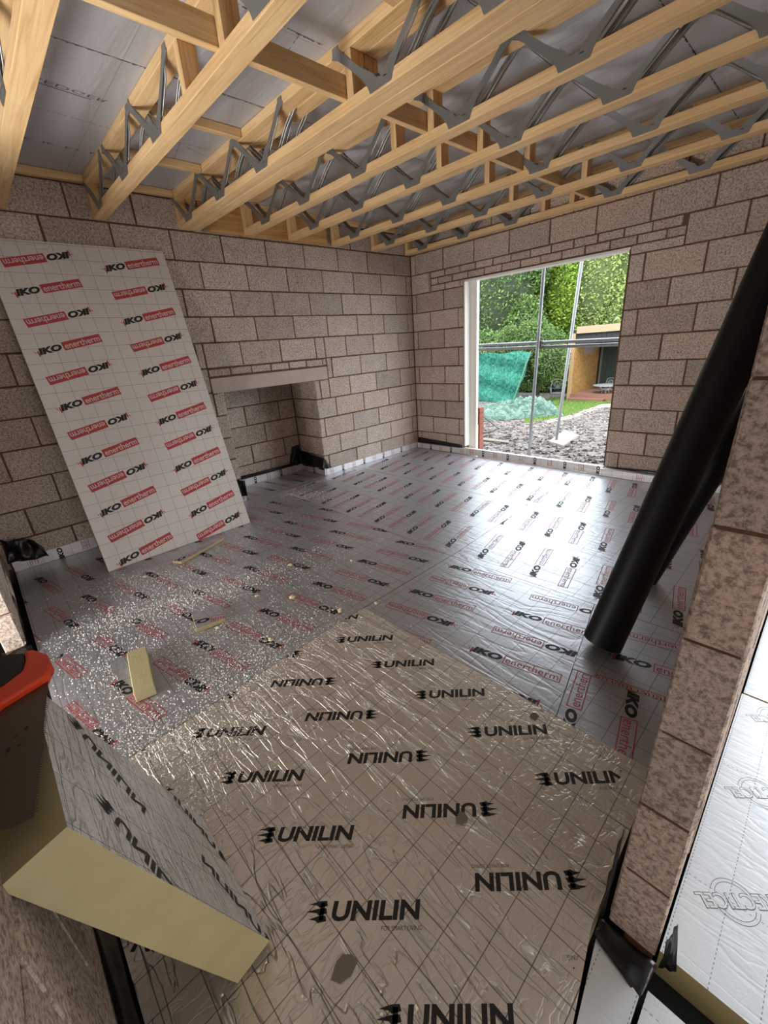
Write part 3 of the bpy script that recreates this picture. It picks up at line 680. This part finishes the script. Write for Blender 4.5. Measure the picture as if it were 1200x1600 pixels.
# noggins under the roof boards and along the wall
def noggin(label, x0, y0, y1): 
    mb = MB(TY); mb.box(x0, x0 + .047, y0, y1, ZT, ZT + CH - .001, ch=.002)
    mb.build('noggin', label=label, cat='noggin', group='short timbers between the joists under the roof foil', loc=(x0, (y0 + y1) / 2, ZT))
bays = [(-4.795, -4.168, 'the far left bay'), (-4.072, -3.562, 'the bay over the leaning board'), (-3.466, -2.927, 'the bay left of the doubled joist'), (-2.741, -2.342, 'the bay right of the doubled joist'), (-2.246, -1.862, 'the bay over the header board'), (-1.766, -1.282, 'the bay past the header board'), (-1.186, -.687, 'the second bay from the window wall'), (-.591, -.095, 'the bay next to the window wall')]
for i, (a, b, nm) in enumerate(bays):
    noggin('short pine timber along the fireplace wall top in ' + nm, .003, a, b)
noggin('short pine noggin nearest the wall in the bay left of the doubled joist', .60, -3.466, -2.927)
noggin('short pine noggin farther from the wall in the bay left of the doubled joist', 1.235, -3.466, -2.927)
noggin('short pine noggin nearest the wall in the bay right of the doubled joist', .60, -2.741, -2.342)
noggin('short pine noggin farther out in the bay right of the doubled joist', 1.235, -2.741, -2.342)
noggin('pine noggin at the top edge of the picture beyond the brace', 2.62, -3.466, -2.927)
# roof insulation boards above the joists
ZR = ZT + CH + .001
T_EDG = text_tris('REDGER', .0, 0); T_ECO = text_tris('CE  IE  E3  E-', 0, 0)
def roof_board(label, x0, x1, y0, y1, pr=None):
    mb = board_mb(FOILC); MIr = dict(MI)
    nx, ny = 16, 12; rr = random.Random(int(x0 * 7 + y0 * 13))
    mb.box(x0, x1, y0, y1, ZR + .004, ZR + .1, 0); 
    mb.box(x0, x1, y0, y1, ZR, ZR + .004, 1)
    f3 = lambda x, y, h: (x, y, ZR - h)
    if pr: pr(mb, f3)
    mb.build('roof_insulation_board', label=label, cat='insulation board', group='grey foil roof boards above the joists', loc=((x0 + x1) / 2, (y0 + y1) / 2, ZR))
def jag(mb, f3, P, Q, n=70, a=.006):
    P = Vector(P); Q = Vector(Q); d = (Q - P); nv = Vector((-d.y, d.x)).normalized(); prev = P
    for i in range(1, n + 1):
        c = P + d * i / n; 
        if R_.random() < .72: mb.face([f3(prev.x, prev.y, .0006), f3(c.x, c.y, .0006), f3(c.x + nv.x * R_.uniform(.002, a), c.y + nv.y * .004, .0006), f3(prev.x + nv.x * R_.uniform(.002, a), prev.y + nv.y * .003, .0006)], 6)
        prev = c
def pr1(mb, f3):
    stamp(mb, [(fit(T_EDG, -.17, -.016, .17, .016), 'inkg', 1), (quadt(-.19, .026, .10, .034), 'inkg', 1)], 1.18, -3.80, math.radians(97), MI, f3)
    stamp(mb, [(fit(T_ECO, -.24, -.014, .24, .014), 'inkg', 1)], .47, -3.76, math.radians(94), MI, f3)
    jag(mb, f3, (.93, -4.07), (.86, -3.5), 60, .005); jag(mb, f3, (.20, -4.05), (.18, -3.5), 60, .004); jag(mb, f3, (.86, -3.1), (.80, -2.95), 40, .012); jag(mb, f3, (.9, -3.45), (.9, -2.95), 50, .007)
    jag(mb, f3, (.9, -3.16), (.62, -3.10), 30, .012)
def pr2(mb, f3):
    jag(mb, f3, (2.2, -3.47), (2.2, -2.8), 60, .012); jag(mb, f3, (2.2, -3.09), (1.9, -3.05), 30, .012); jag(mb, f3, (1.575, -4.08), (1.565, -2.5), 150, .010)
def pr3(mb, f3):
    jag(mb, f3, (3.3, -2.2), (3.3, -.1), 150, .010); jag(mb, f3, (3.05, -1.9), (3.25, -1.9), 20, .012)
yb = [(-8.2, -4.86), (-4.855, -2.46), (-2.455, .1)]
names = {(0, 1): 'grey roof board with faint upside-down lettering above the leaning board', (1, 1): 'grey roof board above the brace, left of the doubled joist', (2, 1): 'grey roof board above the doubled joist at the top of the picture', (0, 2): 'grey roof board over the corner of fireplace wall and window wall', (1, 2): 'grey roof board over the middle of the window wall side', (2, 2): 'grey roof board over the upper right corner of the picture'}
for j, (a, b) in enumerate(yb):
    for i, (x0, x1) in enumerate(((.001, 1.57), (1.575, 2.775), (2.78, 4.6), (4.605, 7.2))):
        lab = names.get((i, j))
        if lab is None: continue
        roof_board(lab, x0, x1, a, b, pr1 if (i, j) == (0, 1) else pr2 if (i, j) == (1, 1) else pr3 if (i, j) in ((2, 2), (2, 1)) else None)
mb = MB(FOILC); mb.box(-.4, 7.2, -8.2, .12, ZR + .105, ZR + .2); struct(mb, 'ceiling')
mb = MB(FOILC); mb.box(4.605, 7.2, -8.2, .12, ZR, ZR + .1); mb.box(-.4, 4.6, -8.2, -4.94, ZR, ZR + .1); struct(mb, 'ceiling_next_room')
# next room enclosure (plain block walls out of view)
mb = MB(BLOCK, MORTAR); T_ = (.99, 1, 1)
mb.box(4.2, 4.6, .0, .12, -.1, ZR, 0, tone=T_); mb.box(6.9, 7.3, .0, .12, -.1, ZR, 0, tone=T_); mb.box(4.6, 6.9, .0, .12, 2.25, ZR, 0, tone=T_); mb.box(4.6, 6.9, .0, .12, -.1, .2, 0, tone=T_); struct(mb, 'wall_next_room_window_side')
mb = MB(BLOCK, MORTAR); mb.box(-.12, -.0, -8.2, -4.95, -.1, ZR, 0, tone=T_); mb.box(7.2, 7.32, -8.2, 0, -.1, ZR, 0, tone=T_); mb.box(-.12, 7.32, -8.32, -8.2, -.1, ZR, 0, tone=T_); struct(mb, 'wall_back')
# ------------------------------------------------------------------ outside (the garden falls away from the house)
G = -.35
def gz(y): return G - max(0.0, y - 3.0) * .088
def ground_mat(name, cols, scale, bump, b2=.01):
    t = NT(name); c = t.coord(); vo = t.add('ShaderNodeTexVoronoi'); vo.inputs['Scale'].default_value = scale; t.link(c, vo.inputs[0])
    n2 = t.noise(c, 2.5, 4)
    col = t.ramp(vo.outputs['Color'], [(.2, srgb(*cols[0])), (.5, srgb(*cols[1])), (.8, srgb(*cols[2]))]); col = t.mix(t.math('MULTIPLY', n2, .55), col, srgb(*cols[3]))
    return t.fin(col, .95, 0, t.bump(vo.outputs['Distance'], bump, b2), .1)
GRAV = ground_mat('grey_gravel', [(66, 63, 62), (98, 94, 92), (132, 127, 122), (92, 82, 76)], 24, 1.0, .03)
SOIL = ground_mat('reddish_soil', [(83, 58, 45), (108, 76, 61), (123, 95, 80), (97, 72, 58)], 40, 1.0, .02)
GRASSB = ground_mat('lawn_soil', [(67, 87, 31), (86, 111, 41), (103, 128, 53), (76, 98, 36)], 90, 1.0, .02)
PATH = plain('pale_path', srgb(124, 117, 104), .9, bs=.3, var=.08)
def px(u, v):     # where the sight line of an outline point meets the sloping garden
    d = rx * ((u - 600) / 656.98) + dn * ((v - 800) / 656.98) + fw; c = Vector((4.21481, -4.65065, 1.44372)); t = 5.0
    for _ in range(60):
        p = c + d * t; t += (p.z - gz(p.y)) / (-d.z + .088 * d.y if p.y > 3 else -d.z) * .9 if abs(d.z) > 1e-6 else 0
    p = c + d * t; return Vector((p.x, p.y, gz(p.y)))
def patch(mb, pts, dz, mi=0, sub=1):     # thin ground patch that follows the slope
    top = [(p.x, p.y, gz(p.y) + dz) for p in pts]; n = len(top); b = len(mb.v)
    mb.v += top + [(x, y, z - .03) for x, y, z in top]
    mb.f.append(tuple(range(b, b + n))); mb.mi.append(mi); mb.tone.append(1); mb.sm.append(False)
    for i in range(n): j = (i + 1) % n; mb.f.append((b + i, b + j, b + n + j, b + n + i)); mb.mi.append(mi); mb.tone.append(1); mb.sm.append(False)
mb = MB(GRAV); mb.grid([[(x, y, gz(y)) for y in (.1, 3, 12, 20, 60)] for x in (-60, -8, 0, 9)], smooth=False); mb.grid([[(x, y, gz(y) - .3) for y in (.1, 3, 12, 20, 60)] for x in (-60, -8, 0, 9)], smooth=False); struct(mb, 'ground')
mb = MB(SOIL); patch(mb, [Vector(p) for p in ((-2.2, .25, 0), (3.2, .25, 0), (3.2, .8, 0), (2.0, .9, 0), (1.0, 1.3, 0), (-.4, 1.6, 0), (-2.2, 1.9, 0))], .012); tag(mb.build('soil_strip', loc=(0, .5, G)), 'strip of reddish bare soil outside under the window', 'soil', kind='stuff')
mb = MB(GRAV)
lawn = [px(u, v) for u, v in ((820, 661), (850, 657), (885, 650), (915, 640), (940, 631), (985, 629), (1010, 618), (960, 611), (895, 620), (860, 622), (815, 640))]
lpl = planes_of([(p.x, p.y) for p in lawn])
def inlawn(x, y):
    c = False; n = len(lawn)
    for i in range(n):
        a, b = lawn[i], lawn[(i + 1) % n]
        if (a.y > y) != (b.y > y) and x < (b.x - a.x) * (y - a.y) / (b.y - a.y) + a.x: c = not c
    return c
for i in range(3600):
    y = R_.uniform(1.5, 11); x = 2.2 - (y + 4.65) * R_.uniform(-.05, .62); s_ = R_.uniform(.014, .036)
    if inlawn(x, y): continue
    M = Matrix.Translation((x, y, gz(y) + s_ * .3)) @ Matrix.Rotation(R_.uniform(0, 6), 4, 'Z') @ Matrix.Rotation(R_.uniform(-.5, .5), 4, 'X')
    mb.box(-s_, s_, -s_ * .8, s_ * .8, -s_ * .4, s_ * .5, M=M, jit=s_ * .3)
mb.build('gravel', label='loose grey gravel covering the yard outside the window', cat='gravel', kind='stuff', loc=(0, 4, G))
mb = MB(GRASSB, plain('grass_blades', srgb(76, 101, 35), .7, var=.3)); patch(mb, lawn, .012)
xs = [p.x for p in lawn]; ys = [p.y for p in lawn]
for i in range(16000):
    x = R_.uniform(min(xs), max(xs)); y = R_.uniform(min(ys), max(ys))
    if not inlawn(x, y): continue
    z = gz(y) + .01; h = R_.uniform(.04, .10); a = R_.uniform(0, 3.14); dx, dy = math.cos(a) * .012, math.sin(a) * .012
    mb.face([(x - dx, y - dy, z), (x + dx, y + dy, z), (x + R_.uniform(-.02, .02), y + R_.uniform(-.02, .02), z + h)], 1)
mb.build('lawn', label='bright green lawn patch between the gravel and the shed', cat='grass', kind='stuff', loc=(0, 8, G))
mb = MB(PATH); patch(mb, [px(u, v) for u, v in ((850, 658), (885, 651), (915, 641), (940, 632), (985, 630), (985, 635), (942, 637), (918, 646), (888, 656), (852, 662))], .016)
mb.build('path_edge', label='pale curved path edge between gravel and lawn', cat='path', loc=tuple(px(900, 650)))
# leaves
def leaf_mat(name, a, b, c):
    t = NT(name); at = t.add('ShaderNodeAttribute', attribute_name='tone'); sp = t.add('ShaderNodeSeparateColor'); t.link(at.outputs[0], sp.inputs[0])
    col = t.ramp(sp.outputs[0], [(0, srgb(*a)), (.5, srgb(*b)), (1, srgb(*c))]); m = t.fin(col, .6, 0, None, .3)
    tr = t.add('ShaderNodeBsdfTranslucent'); t.link(col, tr.inputs[0]); mx = t.add('ShaderNodeMixShader'); mx.inputs[0].default_value = .35
    t.link(t.b.outputs[0], mx.inputs[1]); t.link(tr.outputs[0], mx.inputs[2]); t.link(mx.outputs[0], t.n['Material Output'].inputs[0]); return m
LM = [leaf_mat('dark_conifer_leaf', (56, 80, 42), (88, 114, 60), (122, 144, 84)), leaf_mat('mid_green_leaf', (72, 100, 46), (112, 138, 68), (146, 164, 96)), leaf_mat('lime_leaf', (88, 116, 40), (120, 148, 52), (146, 168, 78)), leaf_mat('pale_hedge_leaf', (116, 134, 70), (150, 168, 98), (180, 190, 132))]
TRUNK = plain('brown_bark', srgb(56, 45, 35), .95, bs=.6, bscale=20)
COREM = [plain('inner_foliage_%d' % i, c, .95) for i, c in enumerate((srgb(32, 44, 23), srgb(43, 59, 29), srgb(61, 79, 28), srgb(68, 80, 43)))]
def shrub(name, label, cat, x, y, w_, d_, h_, mi, n, ls, group=None, lob=7):
    t = thing(name, label, cat, (x, y, gz(y)), group); rr = random.Random(int(x * 31 + y * 17 + n))
    lobes = [(rr.uniform(-.55, .55) * w_, rr.uniform(-.5, .3) * d_, rr.uniform(.25, .85) * h_, rr.uniform(.35, .6)) for _ in range(lob)] + [(0, 0, h_ * .5, .8)]
    mb = MB(LM[mi])
    for i in range(n):
        lx, ly, lz, lr = rr.choice(lobes); th = rr.uniform(3.0, 6.4) if rr.random() < .85 else rr.uniform(0, 6.28); cz = rr.uniform(-1, 1); s_ = math.sqrt(1 - cz * cz); rad = lr * rr.uniform(.80, 1.12)
        p = Vector((lx + w_ * .62 * rad * s_ * math.cos(th), ly + d_ * .62 * rad * s_ * math.sin(th), lz + h_ * .42 * rad * cz))
        if p.z < .02: p.z = abs(p.z) + .02
        a = Vector((rr.gauss(0, 1), rr.gauss(0, 1), rr.gauss(0, .7))).normalized(); b2 = a.cross(Vector((rr.gauss(0, 1), rr.gauss(0, 1), 1))).normalized(); L = ls * rr.uniform(.6, 1.3)
        tn = min(1, max(0, rr.gauss(.5, .25)))
        mb.face([p - a * L, p + b2 * L * .45, p + a * L, p - b2 * L * .45], 0, (tn, tn, tn))
    mb.build('foliage', parent=t)
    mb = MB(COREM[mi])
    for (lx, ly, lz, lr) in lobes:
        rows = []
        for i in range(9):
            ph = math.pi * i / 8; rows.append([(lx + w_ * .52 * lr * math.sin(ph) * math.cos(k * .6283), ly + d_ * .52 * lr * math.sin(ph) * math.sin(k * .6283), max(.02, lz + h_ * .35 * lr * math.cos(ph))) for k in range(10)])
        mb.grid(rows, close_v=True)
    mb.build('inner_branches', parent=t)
    mb = MB(TRUNK); mb.tube([(0, 0, 0), (.05, .02, h_ * .3), (0, 0, h_ * .6)], [.11, .09, .05], 10); mb.build('trunk', parent=t); return t
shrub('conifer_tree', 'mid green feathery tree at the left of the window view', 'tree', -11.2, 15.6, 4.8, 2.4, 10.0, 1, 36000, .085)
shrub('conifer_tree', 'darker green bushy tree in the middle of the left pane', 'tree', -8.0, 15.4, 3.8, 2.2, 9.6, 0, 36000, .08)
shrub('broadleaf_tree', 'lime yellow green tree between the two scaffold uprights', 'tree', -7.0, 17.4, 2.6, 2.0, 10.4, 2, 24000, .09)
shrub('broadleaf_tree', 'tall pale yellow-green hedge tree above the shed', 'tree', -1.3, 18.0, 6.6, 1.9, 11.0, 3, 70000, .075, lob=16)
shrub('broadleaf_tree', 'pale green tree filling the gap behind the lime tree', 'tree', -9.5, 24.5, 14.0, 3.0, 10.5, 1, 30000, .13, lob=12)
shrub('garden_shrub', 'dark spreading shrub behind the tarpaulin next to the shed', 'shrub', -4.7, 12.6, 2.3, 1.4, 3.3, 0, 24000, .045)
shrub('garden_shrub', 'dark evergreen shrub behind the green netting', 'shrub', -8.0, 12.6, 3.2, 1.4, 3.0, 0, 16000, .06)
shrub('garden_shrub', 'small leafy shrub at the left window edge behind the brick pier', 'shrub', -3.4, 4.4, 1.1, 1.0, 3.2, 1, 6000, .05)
def hedge_row(label, x0, x1, y, d_, h_, mi, n, ls):
    t = thing('hedge', label, 'hedge', ((x0 + x1) / 2, y, gz(y))); hw = (x1 - x0) / 2; rr = random.Random(5); mb = MB(LM[mi])
    for i in range(n):
        u = rr.uniform(-hw, hw); v = rr.uniform(0, h_); bul = .25 * math.sin(u * 1.3) + .2 * math.sin(u * 3.1 + v * 1.7) + .15 * math.sin(v * 2.3 + u)
        p = Vector((u, -d_ * .5 - bul + rr.uniform(-.12, .1), max(.05, v))); a = Vector((rr.gauss(0, 1), rr.gauss(0, 1), rr.gauss(0, .7))).normalized(); b2 = a.cross(Vector((rr.gauss(0, 1), rr.gauss(0, 1), 1))).normalized(); L = ls * rr.uniform(.6, 1.3); tn = min(1, max(0, rr.gauss(.5, .25)))
        mb.face([p - a * L, p + b2 * L * .45, p + a * L, p - b2 * L * .45], 0, (tn, tn, tn))
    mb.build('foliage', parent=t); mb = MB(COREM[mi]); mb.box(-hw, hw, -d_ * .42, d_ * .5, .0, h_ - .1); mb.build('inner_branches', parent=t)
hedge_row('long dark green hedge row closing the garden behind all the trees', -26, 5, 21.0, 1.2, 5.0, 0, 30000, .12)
# green netting on a frame
t_ = NT('green_netting'); c = t_.coord(); n1 = t_.noise(t_.coord((1, 1, .5)), 16, 4, .7); col = t_.ramp(n1, [(.35, srgb(9, 61, 50)), (.52, srgb(22, 91, 74)), (.72, srgb(56, 115, 98))]); NET = t_.fin(col, .7, 0, t_.bump(t_.noise(c, 7, 4), 1.0, .08), .3)
NA = px(752, 640); NB_ = px(803, 630); N0 = Vector((NB_.x - 3.2, NB_.y, 0)); N1 = Vector((NB_.x, NB_.y, 0))
net = thing('debris_netting', 'turquoise green debris netting hung on a leaning frame', 'netting', tuple(NB_))
def zat(p, v, u):   # height on the upright above p seen at picture row v
    d = rx * ((u - 600) / 656.98) + dn * ((v - 800) / 656.98) + fw; t = (p.y + 4.65065) / d.y; return 1.44372 + d.z * t, 4.21481 + d.x * t
zn0, _ = zat(NB_, 553, 765); zn1, xn1 = zat(NB_, 549, 831)
mb = MB(NET); rows = []
for i in range(51):
    u = i / 50; row = []
    for j in range(25):
        v = j / 24; zb = gz(N0.y) + .02; top = zn1 + .03 * math.cos(u * 22) - .10 * max(0, math.sin(u * 6.5)); xr = N1.x + (xn1 - N1.x) * v; x = N0.x - .6 + (xr - N0.x + .6) * u
        row.append((x, N1.y + .05 * math.sin(u * 25 + v * 4) + .05 * math.sin(v * 14 + u * 6) + .03 * math.sin(u * 60), zb + (top - zb) * v))
    rows.append(row)
mb.grid(rows); rel(mb, net).build('net', parent=net)
GT = plain('pale_green_post', srgb(73, 107, 90), .6)
mb = MB(GT); mb.tube([(N1.x, N1.y - .12, gz(N1.y)), (xn1 + .02, N1.y - .12, zn1 + .02)], .02, 10); rel(mb, net).build('frame_post', parent=net)
mb = MB(GT); mb.tube([(N0.x - .5, N1.y - .12, gz(N1.y)), (N0.x - .55, N1.y - .12, zn1)], .02, 10); rel(mb, net).build('frame_post', parent=net)
# tarpaulin heap
t_ = NT('pale_green_tarpaulin'); c = t_.coord(); n1 = t_.noise(c, 3.5, 5, .65, 1.4); col = t_.ramp(n1, [(.38, srgb(56, 92, 78)), (.5, srgb(84, 118, 104)), (.62, srgb(120, 146, 134))]); TARP = t_.fin(col, .45, 0, t_.bump(t_.noise(t_.coord((1, 2.5, 2.5)), 3.2, 5, .6, 2.0), 1.0, .25), .4)
TA = px(738, 660); TB = px(880, 650); ax = (TB - TA); L_ = ax.length / 2; ax.normalize(); ay = Vector((-ax.y, ax.x, 0)).normalized(); ct = (TA + TB) / 2 + ay * .55
zr_, _ = zat(TB + ay * .5, 616, 845); HR = zr_ - gz(TB.y)
mb = MB(TARP); rows = []
for i in range(71):
    u = i / 70; row = []
    for j in range(41):
        v = j / 40; a = (u - .5) * 2; b2 = (v - .5) * 2; prof = max(0, 1 - abs(a) ** 5) * max(0, 1 - abs(b2) ** 2.4)
        hh = HR * (.66 + .34 * a) * prof ** .6 + (.04 * math.sin(a * 19 + b2 * 9) + .035 * math.sin(a * 8 - b2 * 14) + .03 * math.sin(a * 37 + 5 * b2) + .015 * math.sin(a * 60 - b2 * 21)) * min(1, prof * 3)
        p = ct + Vector((ax.x, ax.y, 0)) * (a * L_) + ay * (b2 * .62 + .03 * math.sin(a * 22))
        row.append((p.x, p.y, gz(p.y) + .015 + max(0, hh)))
    rows.append(row)
mb.grid(rows); mb.build('tarpaulin', label='crumpled pale green tarpaulin covering a low heap on the gravel', cat='tarpaulin', loc=tuple(ct))
# brick pier outside left
mb = MB(BRICKR, plain('pale_mortar', srgb(91, 80, 72), .95)); z = G; k_ = 0
while z < .50:
    o_ = .11 if k_ % 2 else 0
    for xx in (.28, .505, .73):
        a, b = xx - o_, xx - o_ + .215; b = min(b, .80)
        if b - a > .05: mb.box(a, b, .42, .52, z + .005, z + .07, 0, ch=.003)
    z += .075; k_ += 1
mb.box(.20, .795, .425, .515, G, .52, 1)
mb.build('brick_pier', label='low red brick pier outside the left edge of the window', cat='brick pier', loc=(.48, .47, G))
mb = MB(TZ); mb.box(.80, .825, .28, .35, G, .33, ch=.003); mb.build('timber_offcut', label='short upright grey timber standing beside the red brick pier', cat='timber', loc=(.81, .31, G))
b0, b1 = px(745, 688), px(795, 694)
mb = MB(PATH); mb.tube([tuple(b0 + Vector((0, 0, .03))), tuple(b1 + Vector((0, 0, .03)))], .028, 4); mb.build('timber_batten', label='pale batten lying on the soil outside the window', cat='batten', loc=tuple(b0))
# scaffold
def tubes(label, A, B, r=.024, cat='scaffold tube', group='scaffold tubes outside the window'):
    mb = MB(TUBE); mb.tube([A, B], r, 16); return mb.build('scaffold_tube', label=label, cat=cat, group=group, loc=tuple(A))
tubes('middle upright scaffold tube standing close behind the window sill', (1.415, .70, G), (1.66, .38, 2.60), .019)
tubes('right upright scaffold tube standing on the square timber pad', (.96, 2.54, G + .047), (1.33, 2.24, 3.4), .024)
tubes('left upright scaffold tube beside the brick pier', (.50, .80, G), (.50, .80, 2.9), .017)
tubes('upper of the two horizontal scaffold tubes crossing the window', (-.3, .62, 1.372), (4.0, .62, 1.302), .019)
tubes('lower of the two horizontal scaffold tubes crossing the window', (-.3, .64, 1.318), (4.0, .64, 1.248), .019)
tubes('short diagonal brace tube running down to the gravel', (.45, .86, .42), tuple(px(778, 670) + Vector((0, 0, .02))), .016)
COUP = plain('rusty_coupler', srgb(73, 65, 58), .6, .6)
mb = MB(COUP); mb.box(1.52, 1.565, .575, .66, 1.27, 1.37, ch=.008); mb.tube([(1.54, .57, 1.32), (1.54, .67, 1.32)], .012, 8)
mb.build('scaffold_coupler', label='steel coupler clamping the middle upright to the horizontal tubes', cat='coupler', loc=(1.53, .63, 1.27))
mb = MB(PATH); q = [px(*a) for a in ((857, 693), (880, 700), (904, 684), (882, 678))]; mb.prism([(p.x, p.y) for p in q], G + .002, G + .045); c0 = px(880, 688)
mb.build('sole_board', label='square pale timber pad under the right scaffold upright on the gravel', cat='timber pad', loc=tuple(c0))
# shed
DGRN = plain('dark_green_cladding', srgb(32, 43, 37), .7, bs=.2, var=.15); DBLK = plain('dark_interior_board', srgb(20, 22, 22), .8, var=.2)
t_ = NT('chipboard'); vo = t_.add('ShaderNodeTexVoronoi'); vo.inputs['Scale'].default_value = 16; t_.link(t_.coord((1, 1, 2.0)), vo.inputs[0]); col = t_.ramp(vo.outputs['Color'], [(.1, srgb(104, 68, 26)), (.5, srgb(126, 90, 40)), (.9, srgb(141, 111, 61))]); OSB = t_.fin(col, .7)
DECK = plain('red_brown_decking', srgb(102, 70, 55), .8, bs=.2, var=.15)
P0 = px(893, 626); SY = P0.y; SX = P0.x; g0 = gz(SY); ztop, _ = zat(P0, 520, 910); ZSH = ztop
shed = thing('garden_shed', 'open fronted timber shed with orange chipboard side and dark green doors', 'shed', (SX, SY, g0))
def sp_(mb, nm, lab=None): return rel(mb, shed).build(nm, parent=shed, label=lab)
fl = g0 + .30; dpt = 2.5
mb = MB(OSB); mb.box(SX - .03, SX, SY, SY + dpt, fl, ZSH - .02); sp_(mb, 'side_panel', 'orange chipboard side wall')
mb = MB(plain('pale_post', srgb(136, 112, 80), .7, var=.15)); mb.box(SX - .20, SX - .04, SY - .06, SY + .05, g0, ZSH, ch=.004); sp_(mb, 'corner_post', 'pale timber corner post')
mb = MB(plain('white_paper', srgb(119, 107, 98), .8)); mb.box(SX + .002, SX + .006, SY + .8, SY + 1.9, ZSH - .85, ZSH - .45); sp_(mb, 'wall_notice')
mb = MB(DBLK); mb.box(SX - .2, SX + 6.5, SY + dpt + .04, SY + dpt + .1, g0, ZSH); sp_(mb, 'back_wall')
mb = MB(DGRN)
for k in range(16): mb.box(SX + .18 + k * .2, SX + .18 + k * .2 + .192, SY + dpt - .06, SY + dpt - .03, fl, ZSH - .02, ch=.004)
mb.box(SX + .18, SX + 3.3, SY + dpt - .035, SY + dpt - .02, fl, ZSH - .02); sp_(mb, 'door', 'dark green boarded door')
mb = MB(plain('pale_door_trim', srgb(91, 85, 76), .7)); mb.box(SX + .10, SX + .17, SY + dpt - .12, SY + dpt - .02, fl, ZSH - .02); sp_(mb, 'door_post')
mb = MB(DBLK)
for k in range(34): mb.box(SX - .2 + k * .19, SX - .2 + k * .19 + .182, SY - .02, SY, ZSH - .40, ZSH - .03, ch=.003)
sp_(mb, 'top_cladding', 'near black vertical cladding strip')
mb = MB(plain('weathered_fascia', srgb(140, 112, 88), .7, var=.15)); mb.box(SX + .0, SX + 6, SY - .10, SY - .06, ZSH - .02, ZSH + .24, ch=.004); sp_(mb, 'fascia_board', 'pale pine fascia board')
mb = MB(DBLK); mb.box(SX - .2, SX + 6.3, SY - .06, SY + dpt + .15, ZSH + .0, ZSH + .12); sp_(mb, 'roof')
mb = MB(DECK)
for k in range(18): mb.box(SX - .05, SX + 6, SY - .06 + k * .142, SY - .06 + k * .142 + .135, fl - .03, fl, ch=.002)
mb.box(SX - .05, SX + 6, SY - .10, SY - .07, g0, fl); sp_(mb, 'deck')
mb = MB(DECK); mb.box(SX, SX + 1.4, SY - .42, SY - .12, fl - .18, fl - .15, ch=.003); mb.box(SX, SX + 1.4, SY - .42, SY - .39, g0, fl - .18); sp_(mb, 'step')
# bistro furniture
MW = plain('pale_cast_metal', srgb(122, 123, 123), .5, .1); MD = plain('dark_cast_metal', srgb(51, 52, 54), .5, .3)
def chair(label, x, y, rz, mat):
    z0 = gz(y) + .01; t = thing('garden_chair', label, 'chair', (x, y, z0)); t.rotation_euler.z = rz; t['group'] = 'cast metal garden chairs'
    mb = MB(mat); rows = [[(.20 * r * math.cos(k * .3927), .20 * r * math.sin(k * .3927), .44) for k in range(16)] for r in (.02, 1)]; mb.grid(rows, close_v=True)
    mb.tube([(.20 * math.cos(k * .3927), .20 * math.sin(k * .3927), .44) for k in range(17)], .015, 8); mb.build('seat', parent=t)
    mb = MB(mat); mb.tube([(-.19, .17, .44), (-.20, .21, .66), (-.17, .24, .84), (-.06, .255, .88), (.06, .255, .88), (.17, .24, .84), (.20, .21, .66), (.19, .17, .44)], .017, 8)
    for k in range(5):
        a = math.radians(-60 + 30 * k); mb.tube([(0, .21, .58), (.13 * math.sin(a), .225, .60 + .13 * math.cos(a)), (.17 * math.sin(a), .24, .66 + .16 * math.cos(a))], .010, 6)
    mb.tube([(-.19, .20, .58), (.19, .20, .58)], .011, 6); mb.tube([(.10 * math.cos(k * .524), .225, .70 + .10 * math.sin(k * .524)) for k in range(13)], .010, 6); mb.build('backrest', parent=t)
    for sx in (-1, 1):
        for sy in (-1, 1):
            mb = MB(mat); mb.tube([(sx * .14, sy * .14, .44), (sx * .16, sy * .16, .3), (sx * .13, sy * .13, .14), (sx * .19, sy * .19, .0)], .013, 8); mb.build('leg', parent=t)
        mb = MB(mat); mb.tube([(sx * .20, .19, .64), (sx * .24, .02, .66), (sx * .22, -.12, .62), (sx * .18, -.13, .44)], .012, 8); mb.build('armrest', parent=t)
    return t
q = px(868, 634); chair('dark ornate metal chair behind the green tarpaulin', q.x, q.y, .4, MD)
tp = px(944, 627); tb = thing('garden_table', 'round pale metal garden table on the lawn in front of the shed', 'table', (tp.x, tp.y, tp.z + .012))
chair('white ornate metal chair behind the round garden table', tp.x - .28, tp.y + .95, -.2, MW)
mb = MB(MW); mb.tube([(0, 0, .62), (0, 0, .645)], .48, 32); mb.build('tabletop', parent=tb)
for k in range(4):
    a = k * math.pi / 2 + .5; mb = MB(MW); mb.tube([(.28 * math.cos(a), .28 * math.sin(a), .62), (.12 * math.cos(a), .12 * math.sin(a), .42), (.16 * math.cos(a), .16 * math.sin(a), .2), (.32 * math.cos(a), .32 * math.sin(a), 0)], .016, 8); mb.build('leg', parent=tb)
mb = MB(MW); mb.tube([(.13 * math.cos(k * .5236), .13 * math.sin(k * .5236), .3) for k in range(13)], .010, 6); mb.build('leg_ring', parent=tb)
